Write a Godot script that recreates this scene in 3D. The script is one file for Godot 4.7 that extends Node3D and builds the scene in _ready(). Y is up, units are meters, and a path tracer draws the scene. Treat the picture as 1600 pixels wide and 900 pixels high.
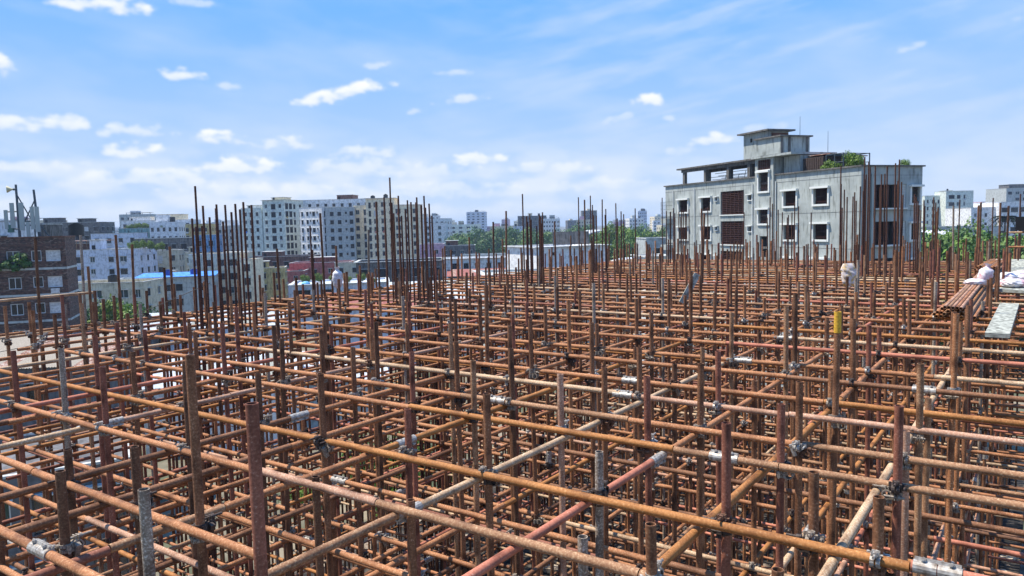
extends Node3D

# Directions of the scaffold grid: A runs to the left and away, B to the right and away.
const A := Vector3(-0.8161, 0, -0.5779)
const B := Vector3(0.5779, 0, -0.8161)
const EYE := 20.0            # height of the viewer above the street
const SLAB := 14.0           # top of the concrete floor that carries the scaffold
const LEVELS: Array[float] = [-1.15, -2.33, -3.5, -4.68]
const R := 0.0178

var rng := RandomNumberGenerator.new()
var taken := {}
var M := {}
var cache := {}


func _ready() -> void:
	rng.seed = 7
	camera_and_sky()
	materials()
	setting()
	scaffold()
	cages()
	loose_things()
	grey_building()
	left_town()
	towers()
	centre_town()
	right_town()
	skyline()
	greenery()
	tell_apart()


# ------------------------------------------------------------------ camera, sky, sun
func camera_and_sky() -> void:
	var cam := Camera3D.new()
	cam.name = "camera"
	cam.fov = 41.75
	cam.near = 0.1
	cam.far = 9000.0
	cam.position = Vector3(0, EYE, 0)
	cam.basis = Basis(Vector3.RIGHT, deg_to_rad(-4.83)) * Basis(Vector3.BACK, deg_to_rad(-1.35))
	add_child(cam)
	cam.current = true
	var sun := DirectionalLight3D.new()
	sun.name = "sun"
	var az := deg_to_rad(-78.0)
	var el := deg_to_rad(64.0)
	var to := Vector3(sin(az) * cos(el), sin(el), -cos(az) * cos(el))
	sun.basis = Basis.looking_at(-to, Vector3.UP)
	sun.light_energy = 1.6
	sun.light_color = Color(1.0, 0.965, 0.9)
	sun.light_angular_distance = 0.5
	sun.shadow_enabled = true
	sun.sky_mode = DirectionalLight3D.SKY_MODE_LIGHT_ONLY
	add_child(sun)
	var e := Environment.new()
	e.background_mode = Environment.BG_SKY
	e.tonemap_mode = Environment.TONE_MAPPER_LINEAR
	e.tonemap_exposure = 1.6
	e.background_energy_multiplier = 0.68
	e.sdfgi_enabled = true
	e.ssao_enabled = true
	e.ssil_enabled = true
	e.fog_enabled = true
	e.fog_density = 0.00024
	e.fog_light_color = Color(0.72, 0.82, 0.95)
	var s := Sky.new()
	var pm := PanoramaSkyMaterial.new()
	pm.panorama = sky_picture()
	s.sky_material = pm
	e.sky = s
	var we := WorldEnvironment.new()
	we.name = "world"
	we.environment = e
	add_child(we)


func sky_picture() -> ImageTexture:
	var w := 3072
	var h := 1536
	var im := Image.create_empty(w, h, false, Image.FORMAT_RGBF)
	var low := Color(0.80, 0.875, 0.96).srgb_to_linear()
	im.fill(low)
	var n1 := FastNoiseLite.new()
	n1.seed = 3
	n1.frequency = 0.62
	n1.fractal_octaves = 5
	var n2 := FastNoiseLite.new()
	n2.seed = 11
	n2.frequency = 0.25
	n2.fractal_octaves = 5
	# clouds: azimuth, elevation, half width, half height (degrees), strength, tilt
	var clouds: Array = [[-27.8,14.6,3.0,0.78,1.0,0],[-22.0,15.2,1.6,0.31,0.5,0],[-33.3,10.3,0.7,0.82,0.9,0],[-22.8,10.5,1.3,0.52,0.9,0],[-20.0,9.9,0.9,0.42,0.5,0],[-12.1,9.6,3.4,0.7,1.0,12],[-9.6,11.6,1.0,0.36,0.5,5],[-3.7,11.1,1.6,0.28,0.4,0],[-3.5,9.2,1.8,0.42,0.6,6],[-6.8,8.4,0.8,0.28,0.5,0],[10.5,8.7,1.3,0.6,1.0,0],[8.1,7.5,1.6,0.37,0.35,10],[11.6,7.4,0.7,0.32,0.5,0],[15.2,5.7,1.3,0.54,0.85,0],[13.0,5.1,1.7,0.41,0.4,8],[27.5,10.8,0.9,0.3,0.4,8],[33.5,11.7,0.5,0.26,0.3,0],[-32.8,6.9,1.5,0.74,0.8,0],[-29.9,7.1,1.5,0.65,0.9,0],[-26.2,6.7,2.4,0.58,0.65,0],[-20.8,6.4,1.7,0.63,0.95,0],[-26.3,5.4,2.1,0.62,0.9,0],[-16.3,6.1,1.9,0.66,0.65,0],[-19.6,4.4,3.0,0.73,0.9,0],[-10.7,5.4,2.3,0.56,0.6,0],[-2.2,4.8,2.0,0.58,0.85,0],[-11.2,4.4,4.2,0.65,0.5,0],[-6.5,4.0,3.8,0.57,0.5,0],[-25.4,3.6,4.7,0.71,0.6,0],[-17.6,2.7,6.2,0.7,0.5,0],[3.1,4.1,2.9,0.58,0.5,0],[6.4,2.7,3.8,0.57,0.4,0],[18.7,6.3,1.7,0.43,0.3,0],[-31.6,4.3,2.8,0.52,0.5,0],[-4.6,2.5,5.8,0.77,0.4,0]]
	var r2 := RandomNumberGenerator.new()
	r2.seed = 5
	for i in 70:   # the same fair-weather clouds all round the rest of the sky
		var caz := 42.0 + r2.randf() * 276.0
		clouds.append([caz if caz < 180.0 else caz - 360.0, 3.0 + r2.randf() ** 1.6 * 40.0, 1.0 + r2.randf() * 2.6, 0.4 + r2.randf() * 0.8, 0.4 + r2.randf() * 0.6, 0])
	var cover := PackedFloat32Array()
	cover.resize(w * h)
	var lit := PackedFloat32Array()
	lit.resize(w * h)
	for c in clouds:
		var tilt := tan(deg_to_rad(float(c[5])))
		var reach: float = c[2] * 1.5
		var cx := float(c[0]) / 360.0 * w
		var cy := (0.5 - float(c[1]) / 180.0) * h
		var px := int(reach / 360.0 * w) + 2
		var py := int((float(c[3]) * 2.2 + reach * absf(tilt)) / 180.0 * h) + 2
		for j in range(maxi(0, int(cy) - py), mini(h / 2, int(cy) + py)):
			var el := (0.5 - (j + 0.5) / h) * 180.0
			for i in range(int(cx) - px, int(cx) + px):
				var az := (i + 0.5) / w * 360.0
				var dx := az - float(c[0])
				var dy := el - float(c[1]) - dx * tilt
				var ex: float = dx / float(c[2])
				var ey: float = dy / float(c[3])
				if ey < 0.0:
					ey *= 1.7      # flat bases
				var d := ex * ex + ey * ey
				if d > 2.2:
					continue
				var n := n1.get_noise_3d(az * 1.0, el * 2.0, float(c[0]) * 3.7) * 1.5
				var m := smoothstep(0.0, 0.95, 1.0 - d * 0.75 + n * 0.9 - 0.05) * float(c[4])
				var at := j * w + posmod(i, w)
				if m > cover[at]:
					cover[at] = m
					lit[at] = clampf(0.55 + dy / float(c[3]) * 0.4 + n * 0.3, 0.0, 1.0)
	for j in h / 2:
		var el := (0.5 - (j + 0.5) / h) * 180.0
		var t := clampf(el / 17.0, 0.0, 1.0)
		var base := Color(0.83, 0.89, 0.965).srgb_to_linear().lerp(Color(0.425, 0.695, 0.985).srgb_to_linear(), pow(t, 0.72))
		if el > 17.0:
			base = base.lerp(Color(0.30, 0.56, 0.93).srgb_to_linear(), clampf((el - 17.0) / 60.0, 0.0, 1.0))
		for i in w:
			var az := (i + 0.5) / w * 360.0
			if az > 180.0:
				az -= 360.0
			var ph := deg_to_rad(az)
			var c := base
			# thin veils and streaks of high cloud
			var v := n2.get_noise_3d(sin(ph) * 18.0 + el * 0.35, cos(ph) * 18.0, el * 0.95)
			var side := 0.5 + 0.5 * sin(ph * 1.0 - 0.15)
			var veil := clampf(v * 1.1 + 0.10 + 0.32 * side, 0.0, 1.0) * 0.55 * exp(-el / 38.0)
			var bank := clampf(n1.get_noise_3d(az * 0.30, el * 0.85, 40.0) * 1.5 + 0.62, 0.0, 1.0) * exp(-pow((el - 2.4) / 3.0, 2.0)) * (0.85 if az < 4.0 else lerpf(0.85, 0.35, clampf((az - 4.0) / 14.0, 0.0, 1.0)))
			var q := az * 0.30 - el * 0.42      # streaks that climb to the right
			var cir := n2.get_noise_3d(q * 0.55, (el - az * 0.17) * 1.7, 7.0) * 0.9 + n2.get_noise_3d(az * 0.9, (el - az * 0.17) * 5.0, 3.0) * 0.45
			var wisp := clampf(cir * 1.3 + 0.12, 0.0, 1.0) * 0.5 * smoothstep(2.0, 8.0, el) * smoothstep(-12.0, 12.0, az) * exp(-maxf(0.0, el - 14.0) / 20.0)
			c = c.lerp(Color(0.84, 0.89, 0.975).srgb_to_linear(), wisp)
			c = c.lerp(Color(0.80, 0.87, 0.97).srgb_to_linear(), veil)
			c = c.lerp(Color(0.90, 0.93, 0.975).srgb_to_linear(), bank)
			var k := cover[j * w + i]
			if k > 0.0:
				c = c.lerp(Color(0.84, 0.89, 0.97).srgb_to_linear().lerp(Color(1.0, 1.0, 1.0), lit[j * w + i]), k * 0.92)
			im.set_pixel(i, j, c)
	return ImageTexture.create_from_image(im)


# ------------------------------------------------------------------ materials
func noise_tex(stops: Array, freq: float, sd: int, oct := 5, size := 512, kind := 0) -> NoiseTexture2D:
	var f := FastNoiseLite.new()
	f.seed = sd
	f.frequency = freq
	f.fractal_octaves = oct
	f.fractal_gain = 0.6
	if kind == 1:
		f.noise_type = FastNoiseLite.TYPE_CELLULAR
	var g := Gradient.new()
	var offs := PackedFloat32Array()
	var cols := PackedColorArray()
	for i in stops.size():
		offs.append(stops[i][0])
		cols.append(stops[i][1])
	g.offsets = offs
	g.colors = cols
	var t := NoiseTexture2D.new()
	t.width = size
	t.height = size
	t.seamless = true
	t.noise = f
	t.color_ramp = g
	return t


func height_tex(freq: float, sd: int) -> NoiseTexture2D:
	return noise_tex([[0.0, Color.BLACK], [1.0, Color.WHITE]], freq, sd, 5, 512)


func tri(m: StandardMaterial3D, sc: Vector3) -> StandardMaterial3D:
	m.uv1_triplanar = true
	m.uv1_world_triplanar = true
	m.uv1_scale = sc
	return m


func flat(col: Color, rough := 0.8, metal := 0.0) -> StandardMaterial3D:
	var m := StandardMaterial3D.new()
	m.albedo_color = col
	m.roughness = rough
	m.metallic = metal
	return m


func noisy(a: Color, b: Color, c: Color, freq: float, sc: Vector3, sd: int, rough := 0.85, bump := 0.0) -> StandardMaterial3D:
	var m := StandardMaterial3D.new()
	m.albedo_texture = noise_tex([[0.22, a], [0.5, b], [0.78, c]], freq, sd)
	m.roughness = rough
	tri(m, sc)
	if bump > 0.0:
		m.heightmap_enabled = true
		m.heightmap_texture = M.bump
		m.heightmap_scale = bump
	return m


func pipe_mat(dark: Color, mid: Color, light: Color, spot: Color, spot_at: float, sd: int, rough := 0.72) -> StandardMaterial3D:
	var m := StandardMaterial3D.new()
	m.albedo_texture = noise_tex([[0.2, mid.lerp(dark, 0.6)], [0.45, mid], [0.62, mid.lerp(light, 0.5)], [spot_at, light], [spot_at + 0.04, spot]], 0.085, sd, 5)
	m.roughness = rough
	m.metallic_specular = 0.4
	tri(m, Vector3(1.9, 1.9, 1.9))
	m.detail_enabled = true
	m.detail_blend_mode = BaseMaterial3D.BLEND_MODE_MUL
	m.detail_albedo = M.drift
	m.detail_uv_layer = BaseMaterial3D.DETAIL_UV_2
	m.uv2_triplanar = true
	m.uv2_world_triplanar = true
	m.uv2_scale = Vector3(0.55, 0.55, 0.55)
	m.heightmap_enabled = true
	m.heightmap_texture = M.bump
	m.heightmap_scale = 0.035
	return m


func building_mat(base: Color, sd: int, dirt := 0.35) -> StandardMaterial3D:
	# plaster or concrete: mottled colour with rain streaks running down
	var m := StandardMaterial3D.new()
	var d := base.darkened(0.15)
	var l := base.lightened(0.08)
	m.albedo_texture = noise_tex([[0.25, d], [0.5, base], [0.75, l]], 0.01, sd, 5)
	m.roughness = 0.9
	tri(m, Vector3(0.17, 0.17, 0.17))
	m.detail_enabled = true
	m.detail_blend_mode = BaseMaterial3D.BLEND_MODE_MUL
	m.detail_albedo = M.streak_light if dirt < 0.3 else M.streak
	m.detail_uv_layer = BaseMaterial3D.DETAIL_UV_2
	m.uv2_triplanar = true
	m.uv2_world_triplanar = true
	m.uv2_scale = Vector3(0.23, 0.035, 0.23)
	return m


func materials() -> void:
	M.bump = height_tex(0.05, 91)
	M.drift = noise_tex([[0.22, Color(0.62, 0.58, 0.56)], [0.45, Color(0.92, 0.91, 0.90)], [0.62, Color(1.0, 1.0, 1.0)]], 0.014, 94, 3)
	M.streak = noise_tex([[0.2, Color(0.6, 0.59, 0.57)], [0.36, Color(0.86, 0.85, 0.84)], [0.52, Color(1, 1, 1)]], 0.02, 92, 5)
	M.streak_light = noise_tex([[0.15, Color(0.80, 0.79, 0.77)], [0.4, Color(1, 1, 1)]], 0.02, 93, 5)
	M.pipes = {
		"orange": pipe_mat(Color(0.43, 0.27, 0.165), Color(0.625, 0.415, 0.27), Color(0.75, 0.54, 0.38), Color(0.86, 0.75, 0.62), 0.73, 1),
		"amber": pipe_mat(Color(0.46, 0.29, 0.145), Color(0.635, 0.42, 0.225), Color(0.74, 0.52, 0.31), Color(0.87, 0.77, 0.60), 0.78, 2),
		"brown": pipe_mat(Color(0.33, 0.21, 0.14), Color(0.495, 0.335, 0.23), Color(0.60, 0.43, 0.31), Color(0.73, 0.63, 0.53), 0.76, 3),
		"dark brown": pipe_mat(Color(0.25, 0.165, 0.115), Color(0.395, 0.27, 0.19), Color(0.49, 0.35, 0.255), Color(0.63, 0.55, 0.47), 0.78, 4),
		"red": pipe_mat(Color(0.38, 0.215, 0.16), Color(0.52, 0.32, 0.25), Color(0.61, 0.40, 0.32), Color(0.76, 0.63, 0.55), 0.78, 5),
		"salmon": pipe_mat(Color(0.58, 0.335, 0.255), Color(0.70, 0.435, 0.345), Color(0.77, 0.51, 0.415), Color(0.87, 0.76, 0.67), 0.82, 6),
		"pinkish": pipe_mat(Color(0.52, 0.375, 0.29), Color(0.67, 0.505, 0.41), Color(0.76, 0.605, 0.505), Color(0.87, 0.80, 0.71), 0.71, 7),
		"pale": pipe_mat(Color(0.56, 0.43, 0.32), Color(0.72, 0.595, 0.465), Color(0.81, 0.715, 0.595), Color(0.90, 0.84, 0.74), 0.66, 8),
		"grey": pipe_mat(Color(0.42, 0.365, 0.315), Color(0.56, 0.50, 0.44), Color(0.67, 0.615, 0.55), Color(0.82, 0.79, 0.74), 0.62, 9),
		"speckled": pipe_mat(Color(0.44, 0.30, 0.205), Color(0.60, 0.44, 0.32), Color(0.69, 0.545, 0.415), Color(0.82, 0.71, 0.57), 0.68, 10),
	}
	M.tint = StandardMaterial3D.new()   # many pipes in one: each copy carries its own tone
	M.tint.vertex_color_use_as_albedo = true
	M.tint.albedo_texture = noise_tex([[0.2, Color(0.62, 0.60, 0.58)], [0.5, Color(0.95, 0.93, 0.92)], [0.7, Color(1, 1, 1)]], 0.012, 12, 6)
	M.tint.roughness = 0.75
	tri(M.tint, Vector3(1.7, 1.7, 1.7))
	M.steel = noisy(Color(0.42, 0.36, 0.31), Color(0.63, 0.61, 0.58), Color(0.78, 0.77, 0.75), 0.02, Vector3(4, 4, 4), 13, 0.5)
	M.steel.metallic = 0.25
	M.clamp_grey = noisy(Color(0.34, 0.29, 0.25), Color(0.52, 0.47, 0.42), Color(0.68, 0.64, 0.58), 0.03, Vector3(6, 6, 6), 14, 0.6)
	M.clamp_rust = noisy(Color(0.24, 0.15, 0.10), Color(0.38, 0.25, 0.18), Color(0.52, 0.40, 0.31), 0.03, Vector3(6, 6, 6), 15, 0.8)
	M.clamp_dark = noisy(Color(0.15, 0.12, 0.11), Color(0.24, 0.19, 0.17), Color(0.38, 0.32, 0.28), 0.03, Vector3(6, 6, 6), 16, 0.7)
	M.rebar = noisy(Color(0.20, 0.13, 0.105), Color(0.32, 0.20, 0.15), Color(0.44, 0.28, 0.20), 0.03, Vector3(2, 2, 2), 17, 0.85)
	M.wire = flat(Color(0.32, 0.30, 0.29), 0.6, 0.3)
	M.yellow = noisy(Color(0.62, 0.44, 0.16), Color(0.80, 0.62, 0.16), Color(0.86, 0.69, 0.22), 0.02, Vector3(5, 5, 5), 63, 0.7)
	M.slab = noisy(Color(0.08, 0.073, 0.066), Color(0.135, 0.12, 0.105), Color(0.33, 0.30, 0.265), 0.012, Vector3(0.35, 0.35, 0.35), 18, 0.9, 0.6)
	M.debris = noisy(Color(0.45, 0.41, 0.36), Color(0.62, 0.58, 0.52), Color(0.78, 0.75, 0.70), 0.03, Vector3(1, 1, 1), 19, 0.95)
	M.timber = noisy(Color(0.52, 0.42, 0.30), Color(0.66, 0.56, 0.42), Color(0.77, 0.68, 0.54), 0.01, Vector3(0.6, 3, 3), 20, 0.85)
	M.board = noisy(Color(0.40, 0.40, 0.37), Color(0.60, 0.61, 0.57), Color(0.70, 0.71, 0.67), 0.014, Vector3(1.6, 1.6, 1.6), 21, 0.8)
	M.sack = noisy(Color(0.86, 0.85, 0.86), Color(0.88, 0.87, 0.88), Color(0.84, 0.60, 0.62), 0.006, Vector3(1.3, 1.3, 1.3), 22, 0.5)
	M.sack_yellow = noisy(Color(0.84, 0.80, 0.82), Color(0.85, 0.81, 0.78), Color(0.80, 0.62, 0.22), 0.008, Vector3(2.2, 2.2, 2.2), 23, 0.5)
	M.sack_clear = noisy(Color(0.68, 0.68, 0.70), Color(0.84, 0.84, 0.86), Color(0.91, 0.91, 0.92), 0.02, Vector3(4, 4, 4), 24, 0.35)
	M.ground = noisy(Color(0.27, 0.30, 0.20), Color(0.39, 0.375, 0.31), Color(0.52, 0.48, 0.41), 0.006, Vector3(0.03, 0.03, 0.03), 25, 0.95)
	M.grass = noisy(Color(0.22, 0.31, 0.12), Color(0.34, 0.43, 0.17), Color(0.45, 0.50, 0.24), 0.02, Vector3(0.3, 0.3, 0.3), 26, 0.95)
	M.concrete = building_mat(Color(0.68, 0.70, 0.695), 30, 0.1)
	M.concrete_trim = building_mat(Color(0.74, 0.75, 0.74), 31, 0.1)
	M.hero = building_mat(Color(0.69, 0.71, 0.70), 61, 0.1)
	M.hero.albedo_texture = noise_tex([[0.25, Color(0.575, 0.60, 0.595)], [0.5, Color(0.625, 0.65, 0.645)], [0.75, Color(0.655, 0.68, 0.67)]], 0.006, 65, 4)
	M.hero.detail_albedo = noise_tex([[0.16, Color(0.66, 0.65, 0.63)], [0.32, Color(0.9, 0.9, 0.89)], [0.5, Color(1, 1, 1)]], 0.022, 95, 5)
	M.hero_trim = flat(Color(0.83, 0.84, 0.83), 0.85)
	M.dark_board = noisy(Color(0.16, 0.12, 0.10), Color(0.24, 0.18, 0.155), Color(0.33, 0.26, 0.22), 0.02, Vector3(1, 1, 1), 64)
	M.blue_grey = building_mat(Color(0.38, 0.38, 0.39), 66, 0.1)
	M.paving = noisy(Color(0.52, 0.50, 0.46), Color(0.66, 0.64, 0.60), Color(0.76, 0.74, 0.70), 0.01, Vector3(0.12, 0.12, 0.12), 62, 0.95)
	M.concrete_dark = building_mat(Color(0.40, 0.39, 0.38), 32)
	M.white_wall = building_mat(Color(0.88, 0.885, 0.89), 33, 0.1)
	M.blue_white = building_mat(Color(0.76, 0.79, 0.85), 34, 0.1)
	M.cream = building_mat(Color(0.93, 0.865, 0.73), 35, 0.1)
	M.beige = building_mat(Color(0.76, 0.73, 0.64), 36, 0.1)
	M.pale_green = building_mat(Color(0.83, 0.86, 0.82), 37, 0.1)
	M.teal = building_mat(Color(0.50, 0.66, 0.66), 38)
	M.yellow_wall = building_mat(Color(0.74, 0.67, 0.44), 39)
	M.red_wall = building_mat(Color(0.66, 0.37, 0.34), 40, 0.1)
	M.pink_wall = building_mat(Color(0.72, 0.58, 0.66), 41, 0.1)
	M.brown_brick = building_mat(Color(0.44, 0.30, 0.24), 42)
	M.brick = brick_material()
	M.roof_tar = noisy(Color(0.42, 0.41, 0.39), Color(0.55, 0.54, 0.52), Color(0.68, 0.67, 0.65), 0.01, Vector3(0.2, 0.2, 0.2), 43, 0.95)
	M.tin = noisy(Color(0.62, 0.64, 0.66), Color(0.74, 0.76, 0.78), Color(0.82, 0.84, 0.85), 0.01, Vector3(0.3, 0.3, 0.3), 44, 0.5)
	M.tin_rust = noisy(Color(0.42, 0.24, 0.17), Color(0.58, 0.42, 0.34), Color(0.78, 0.76, 0.72), 0.012, Vector3(0.35, 0.35, 0.35), 45, 0.7)
	M.tin_red = noisy(Color(0.46, 0.23, 0.19), Color(0.56, 0.31, 0.26), Color(0.66, 0.45, 0.38), 0.012, Vector3(0.3, 0.3, 0.3), 46, 0.7)
	M.tarp_blue = noisy(Color(0.16, 0.40, 0.76), Color(0.22, 0.50, 0.86), Color(0.36, 0.60, 0.90), 0.008, Vector3(0.2, 0.2, 0.2), 47, 0.6)
	M.tarp_green = flat(Color(0.10, 0.58, 0.46), 0.6)
	M.glass = flat(Color(0.085, 0.105, 0.125), 0.12)
	M.glass_teal = flat(Color(0.10, 0.22, 0.24), 0.15)
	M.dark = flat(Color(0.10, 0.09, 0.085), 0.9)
	M.frame = flat(Color(0.78, 0.79, 0.80), 0.6)
	M.frame_dark = flat(Color(0.22, 0.22, 0.23), 0.6)
	M.grille = flat(Color(0.30, 0.17, 0.145), 0.8)
	M.shutter = noisy(Color(0.60, 0.61, 0.62), Color(0.72, 0.73, 0.74), Color(0.80, 0.81, 0.82), 0.01, Vector3(0.6, 0.6, 0.6), 48, 0.7)
	M.black_tank = flat(Color(0.05, 0.05, 0.055), 0.45)
	M.blue_tank = flat(Color(0.08, 0.26, 0.55), 0.5)
	M.antenna = flat(Color(0.62, 0.66, 0.64), 0.6)
	M.mast = flat(Color(0.27, 0.31, 0.34), 0.6, 0.3)
	M.horn = flat(Color(0.72, 0.69, 0.55), 0.6)
	M.bark = noisy(Color(0.22, 0.17, 0.12), Color(0.32, 0.26, 0.2), Color(0.42, 0.36, 0.29), 0.03, Vector3(1, 1, 1), 49, 0.95)
	for k in 4:
		var m := StandardMaterial3D.new()
		m.vertex_color_use_as_albedo = true
		m.albedo_color = [Color(0.80, 0.86, 0.70), Color(0.62, 0.76, 0.66), Color(0.95, 0.95, 0.66), Color(0.95, 0.98, 0.70)][k]
		m.roughness = 0.6
		m.backlight_enabled = true
		m.backlight = Color(0.3, 0.4, 0.12)
		M["leaf%d" % k] = m


func brick_material() -> StandardMaterial3D:
	# far brickwork (a brick is some three pixels there): courses of mixed browns with pale joints
	var im := Image.create_empty(512, 512, false, Image.FORMAT_RGB8)
	im.fill(Color(0.40, 0.36, 0.33))
	var r := RandomNumberGenerator.new()
	r.seed = 4
	for row in 32:
		for k in 16:
			var t := r.randf()
			var c := Color(0.24, 0.165, 0.145).lerp(Color(0.43, 0.27, 0.215), t)
			if r.randf() < 0.10:
				c = Color(0.52, 0.45, 0.40)
			elif r.randf() < 0.15:
				c = Color(0.17, 0.135, 0.13)
			im.fill_rect(Rect2i(posmod(k * 32 + (row % 2) * 16 + 1, 512), row * 16 + 1, 29, 13), c)
	var m := StandardMaterial3D.new()
	m.albedo_texture = ImageTexture.create_from_image(im)
	m.roughness = 0.95
	tri(m, Vector3(0.25, 0.38, 0.25))
	m.detail_enabled = true
	m.detail_blend_mode = BaseMaterial3D.BLEND_MODE_MUL
	m.detail_albedo = M.streak
	m.detail_uv_layer = BaseMaterial3D.DETAIL_UV_2
	m.uv2_triplanar = true
	m.uv2_world_triplanar = true
	m.uv2_scale = Vector3(0.2, 0.2, 0.2)
	return m


# ------------------------------------------------------------------ helpers
func numbered(called: String) -> String:
	if not taken.has(called):
		taken[called] = 0
		return called
	taken[called] += 1
	return "%s_%03d" % [called, taken[called]]


func part(called: String, mesh: Mesh, mat: Material, parent: Node3D, at := Transform3D()) -> MeshInstance3D:
	var o := MeshInstance3D.new()
	var n := called
	var k := 0
	while parent.has_node(NodePath(n)):
		k += 1
		n = "%s_%03d" % [called, k]
	o.name = n
	o.mesh = mesh
	if mat:
		o.material_override = mat
	o.transform = at
	parent.add_child(o, true)
	return o


func tag(o: Node3D, label: String, category: String, group := "") -> Node3D:
	o.set_meta("label", label)
	o.set_meta("category", category)
	if group != "":
		o.set_meta("group", group)
	return o


func thing(called: String, label: String, category: String, at := Vector3.ZERO, turn := 0.0, group := "") -> Node3D:
	var o := Node3D.new()
	o.name = numbered(called)
	o.position = at
	o.rotation.y = turn
	add_child(o, true)
	tag(o, label, category, group)
	return o


func single(called: String, label: String, category: String, mesh: Mesh, mat: Material, at := Transform3D(), group := "") -> MeshInstance3D:
	var o := MeshInstance3D.new()
	o.name = numbered(called)
	o.mesh = mesh
	if mat:
		o.material_override = mat
	o.transform = at
	add_child(o, true)
	tag(o, label, category, group)
	return o


func structure(called: String, mesh: Mesh, mat: Material, at := Transform3D()) -> MeshInstance3D:
	var o := MeshInstance3D.new()
	o.name = numbered(called)
	o.mesh = mesh
	o.material_override = mat
	o.transform = at
	o.set_meta("kind", "structure")
	add_child(o, true)
	return o


func copies(called: String, mesh: Mesh, mat: Material, places: Array, colors: Array, label: String, category: String, parent: Node3D = self) -> void:
	if places.is_empty():
		return
	var mm := MultiMesh.new()
	mm.transform_format = MultiMesh.TRANSFORM_3D
	mm.use_colors = not colors.is_empty()
	mm.mesh = mesh
	mm.instance_count = places.size()
	for i in places.size():
		mm.set_instance_transform(i, places[i])
		if not colors.is_empty():
			mm.set_instance_color(i, colors[i])
	var o := MultiMeshInstance3D.new()
	o.name = numbered(called) if parent == self else called
	o.multimesh = mm
	o.material_override = mat
	o.set_meta("kind", "stuff")
	parent.add_child(o, true)
	if parent == self:
		tag(o, label, category)


func mb() -> SurfaceTool:
	var st := SurfaceTool.new()
	st.begin(Mesh.PRIMITIVE_TRIANGLES)
	return st


func quad(st: SurfaceTool, a: Vector3, b: Vector3, c: Vector3, d: Vector3, n: Vector3) -> void:
	if (b - a).cross(c - a).dot(n) > 0.0:
		var t := b
		b = d
		d = t
	for p: Vector3 in [a, b, c, a, c, d]:
		st.set_normal(n)
		st.add_vertex(p)


func box(st: SurfaceTool, lo: Vector3, hi: Vector3, at := Transform3D()) -> void:
	var p := func(i: int) -> Vector3: return at * Vector3(hi.x if i & 1 else lo.x, hi.y if i & 2 else lo.y, hi.z if i & 4 else lo.z)
	var bs := at.basis
	quad(st, p.call(0), p.call(2), p.call(6), p.call(4), -bs.x.normalized())
	quad(st, p.call(1), p.call(3), p.call(7), p.call(5), bs.x.normalized())
	quad(st, p.call(0), p.call(1), p.call(5), p.call(4), -bs.y.normalized())
	quad(st, p.call(2), p.call(3), p.call(7), p.call(6), bs.y.normalized())
	quad(st, p.call(0), p.call(1), p.call(3), p.call(2), -bs.z.normalized())
	quad(st, p.call(4), p.call(5), p.call(7), p.call(6), bs.z.normalized())


func box_mesh(lo: Vector3, hi: Vector3) -> ArrayMesh:
	var st := mb()
	box(st, lo, hi)
	return st.commit()


func along(p: Vector3, q: Vector3) -> Transform3D:
	# puts a mesh one unit tall along y between two points
	var y := q - p
	var side := y.cross(Vector3(0.31, 0.2, 0.93)).normalized()
	return Transform3D(Basis(side, y, side.cross(y.normalized())), p)


# a hollow pipe one unit long standing on the origin: wall, rims and the dark bore at both ends
func pipe_mesh(r: float, sides: int, bore := 0.05) -> ArrayMesh:
	var key := "pipe%f_%d_%f" % [r, sides, bore]
	if cache.has(key):
		return cache[key]
	var st := mb()
	var ri := r * 0.84
	for k in sides:
		var a0 := TAU * k / sides
		var a1 := TAU * (k + 1) / sides
		var d0 := Vector3(cos(a0), 0, sin(a0))
		var d1 := Vector3(cos(a1), 0, sin(a1))
		ring_quad(st, d0 * r, d1 * r, 0.0, 1.0, d0, d1)
		for top in [0.0, 1.0]:
			var up := Vector3(0, 1 if top > 0.5 else -1, 0)
			quad(st, d0 * r + Vector3(0, top, 0), d1 * r + Vector3(0, top, 0), d1 * ri + Vector3(0, top, 0), d0 * ri + Vector3(0, top, 0), up)
			var deep: float = top - up.y * bore
			ring_quad(st, d0 * ri, d1 * ri, minf(top, deep), maxf(top, deep), -d0, -d1)
			st.set_normal(up)
			st.add_vertex(Vector3(0, deep, 0))
			st.set_normal(up)
			st.add_vertex((d0 if top > 0.5 else d1) * ri + Vector3(0, deep, 0))
			st.set_normal(up)
			st.add_vertex((d1 if top > 0.5 else d0) * ri + Vector3(0, deep, 0))
	cache[key] = st.commit()
	return cache[key]


func ring_quad(st: SurfaceTool, p0: Vector3, p1: Vector3, y0: float, y1: float, n0: Vector3, n1: Vector3) -> void:
	var v := [p0 + Vector3(0, y0, 0), p0 + Vector3(0, y1, 0), p1 + Vector3(0, y1, 0), p1 + Vector3(0, y0, 0)]
	var n := [n0, n0, n1, n1]
	for i: int in ([0, 1, 2, 0, 2, 3] if n0.dot(p0) < 0.0 else [0, 2, 1, 0, 3, 2]):
		st.set_normal(n[i])
		st.add_vertex(v[i])


func rod_mesh(r0: float, r1: float, sides: int) -> ArrayMesh:
	var key := "rod%f_%f_%d" % [r0, r1, sides]
	if cache.has(key):
		return cache[key]
	var st := mb()
	rod(st, Vector3.ZERO, Vector3.UP, r0, r1, sides)
	cache[key] = st.commit()
	return cache[key]


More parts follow.
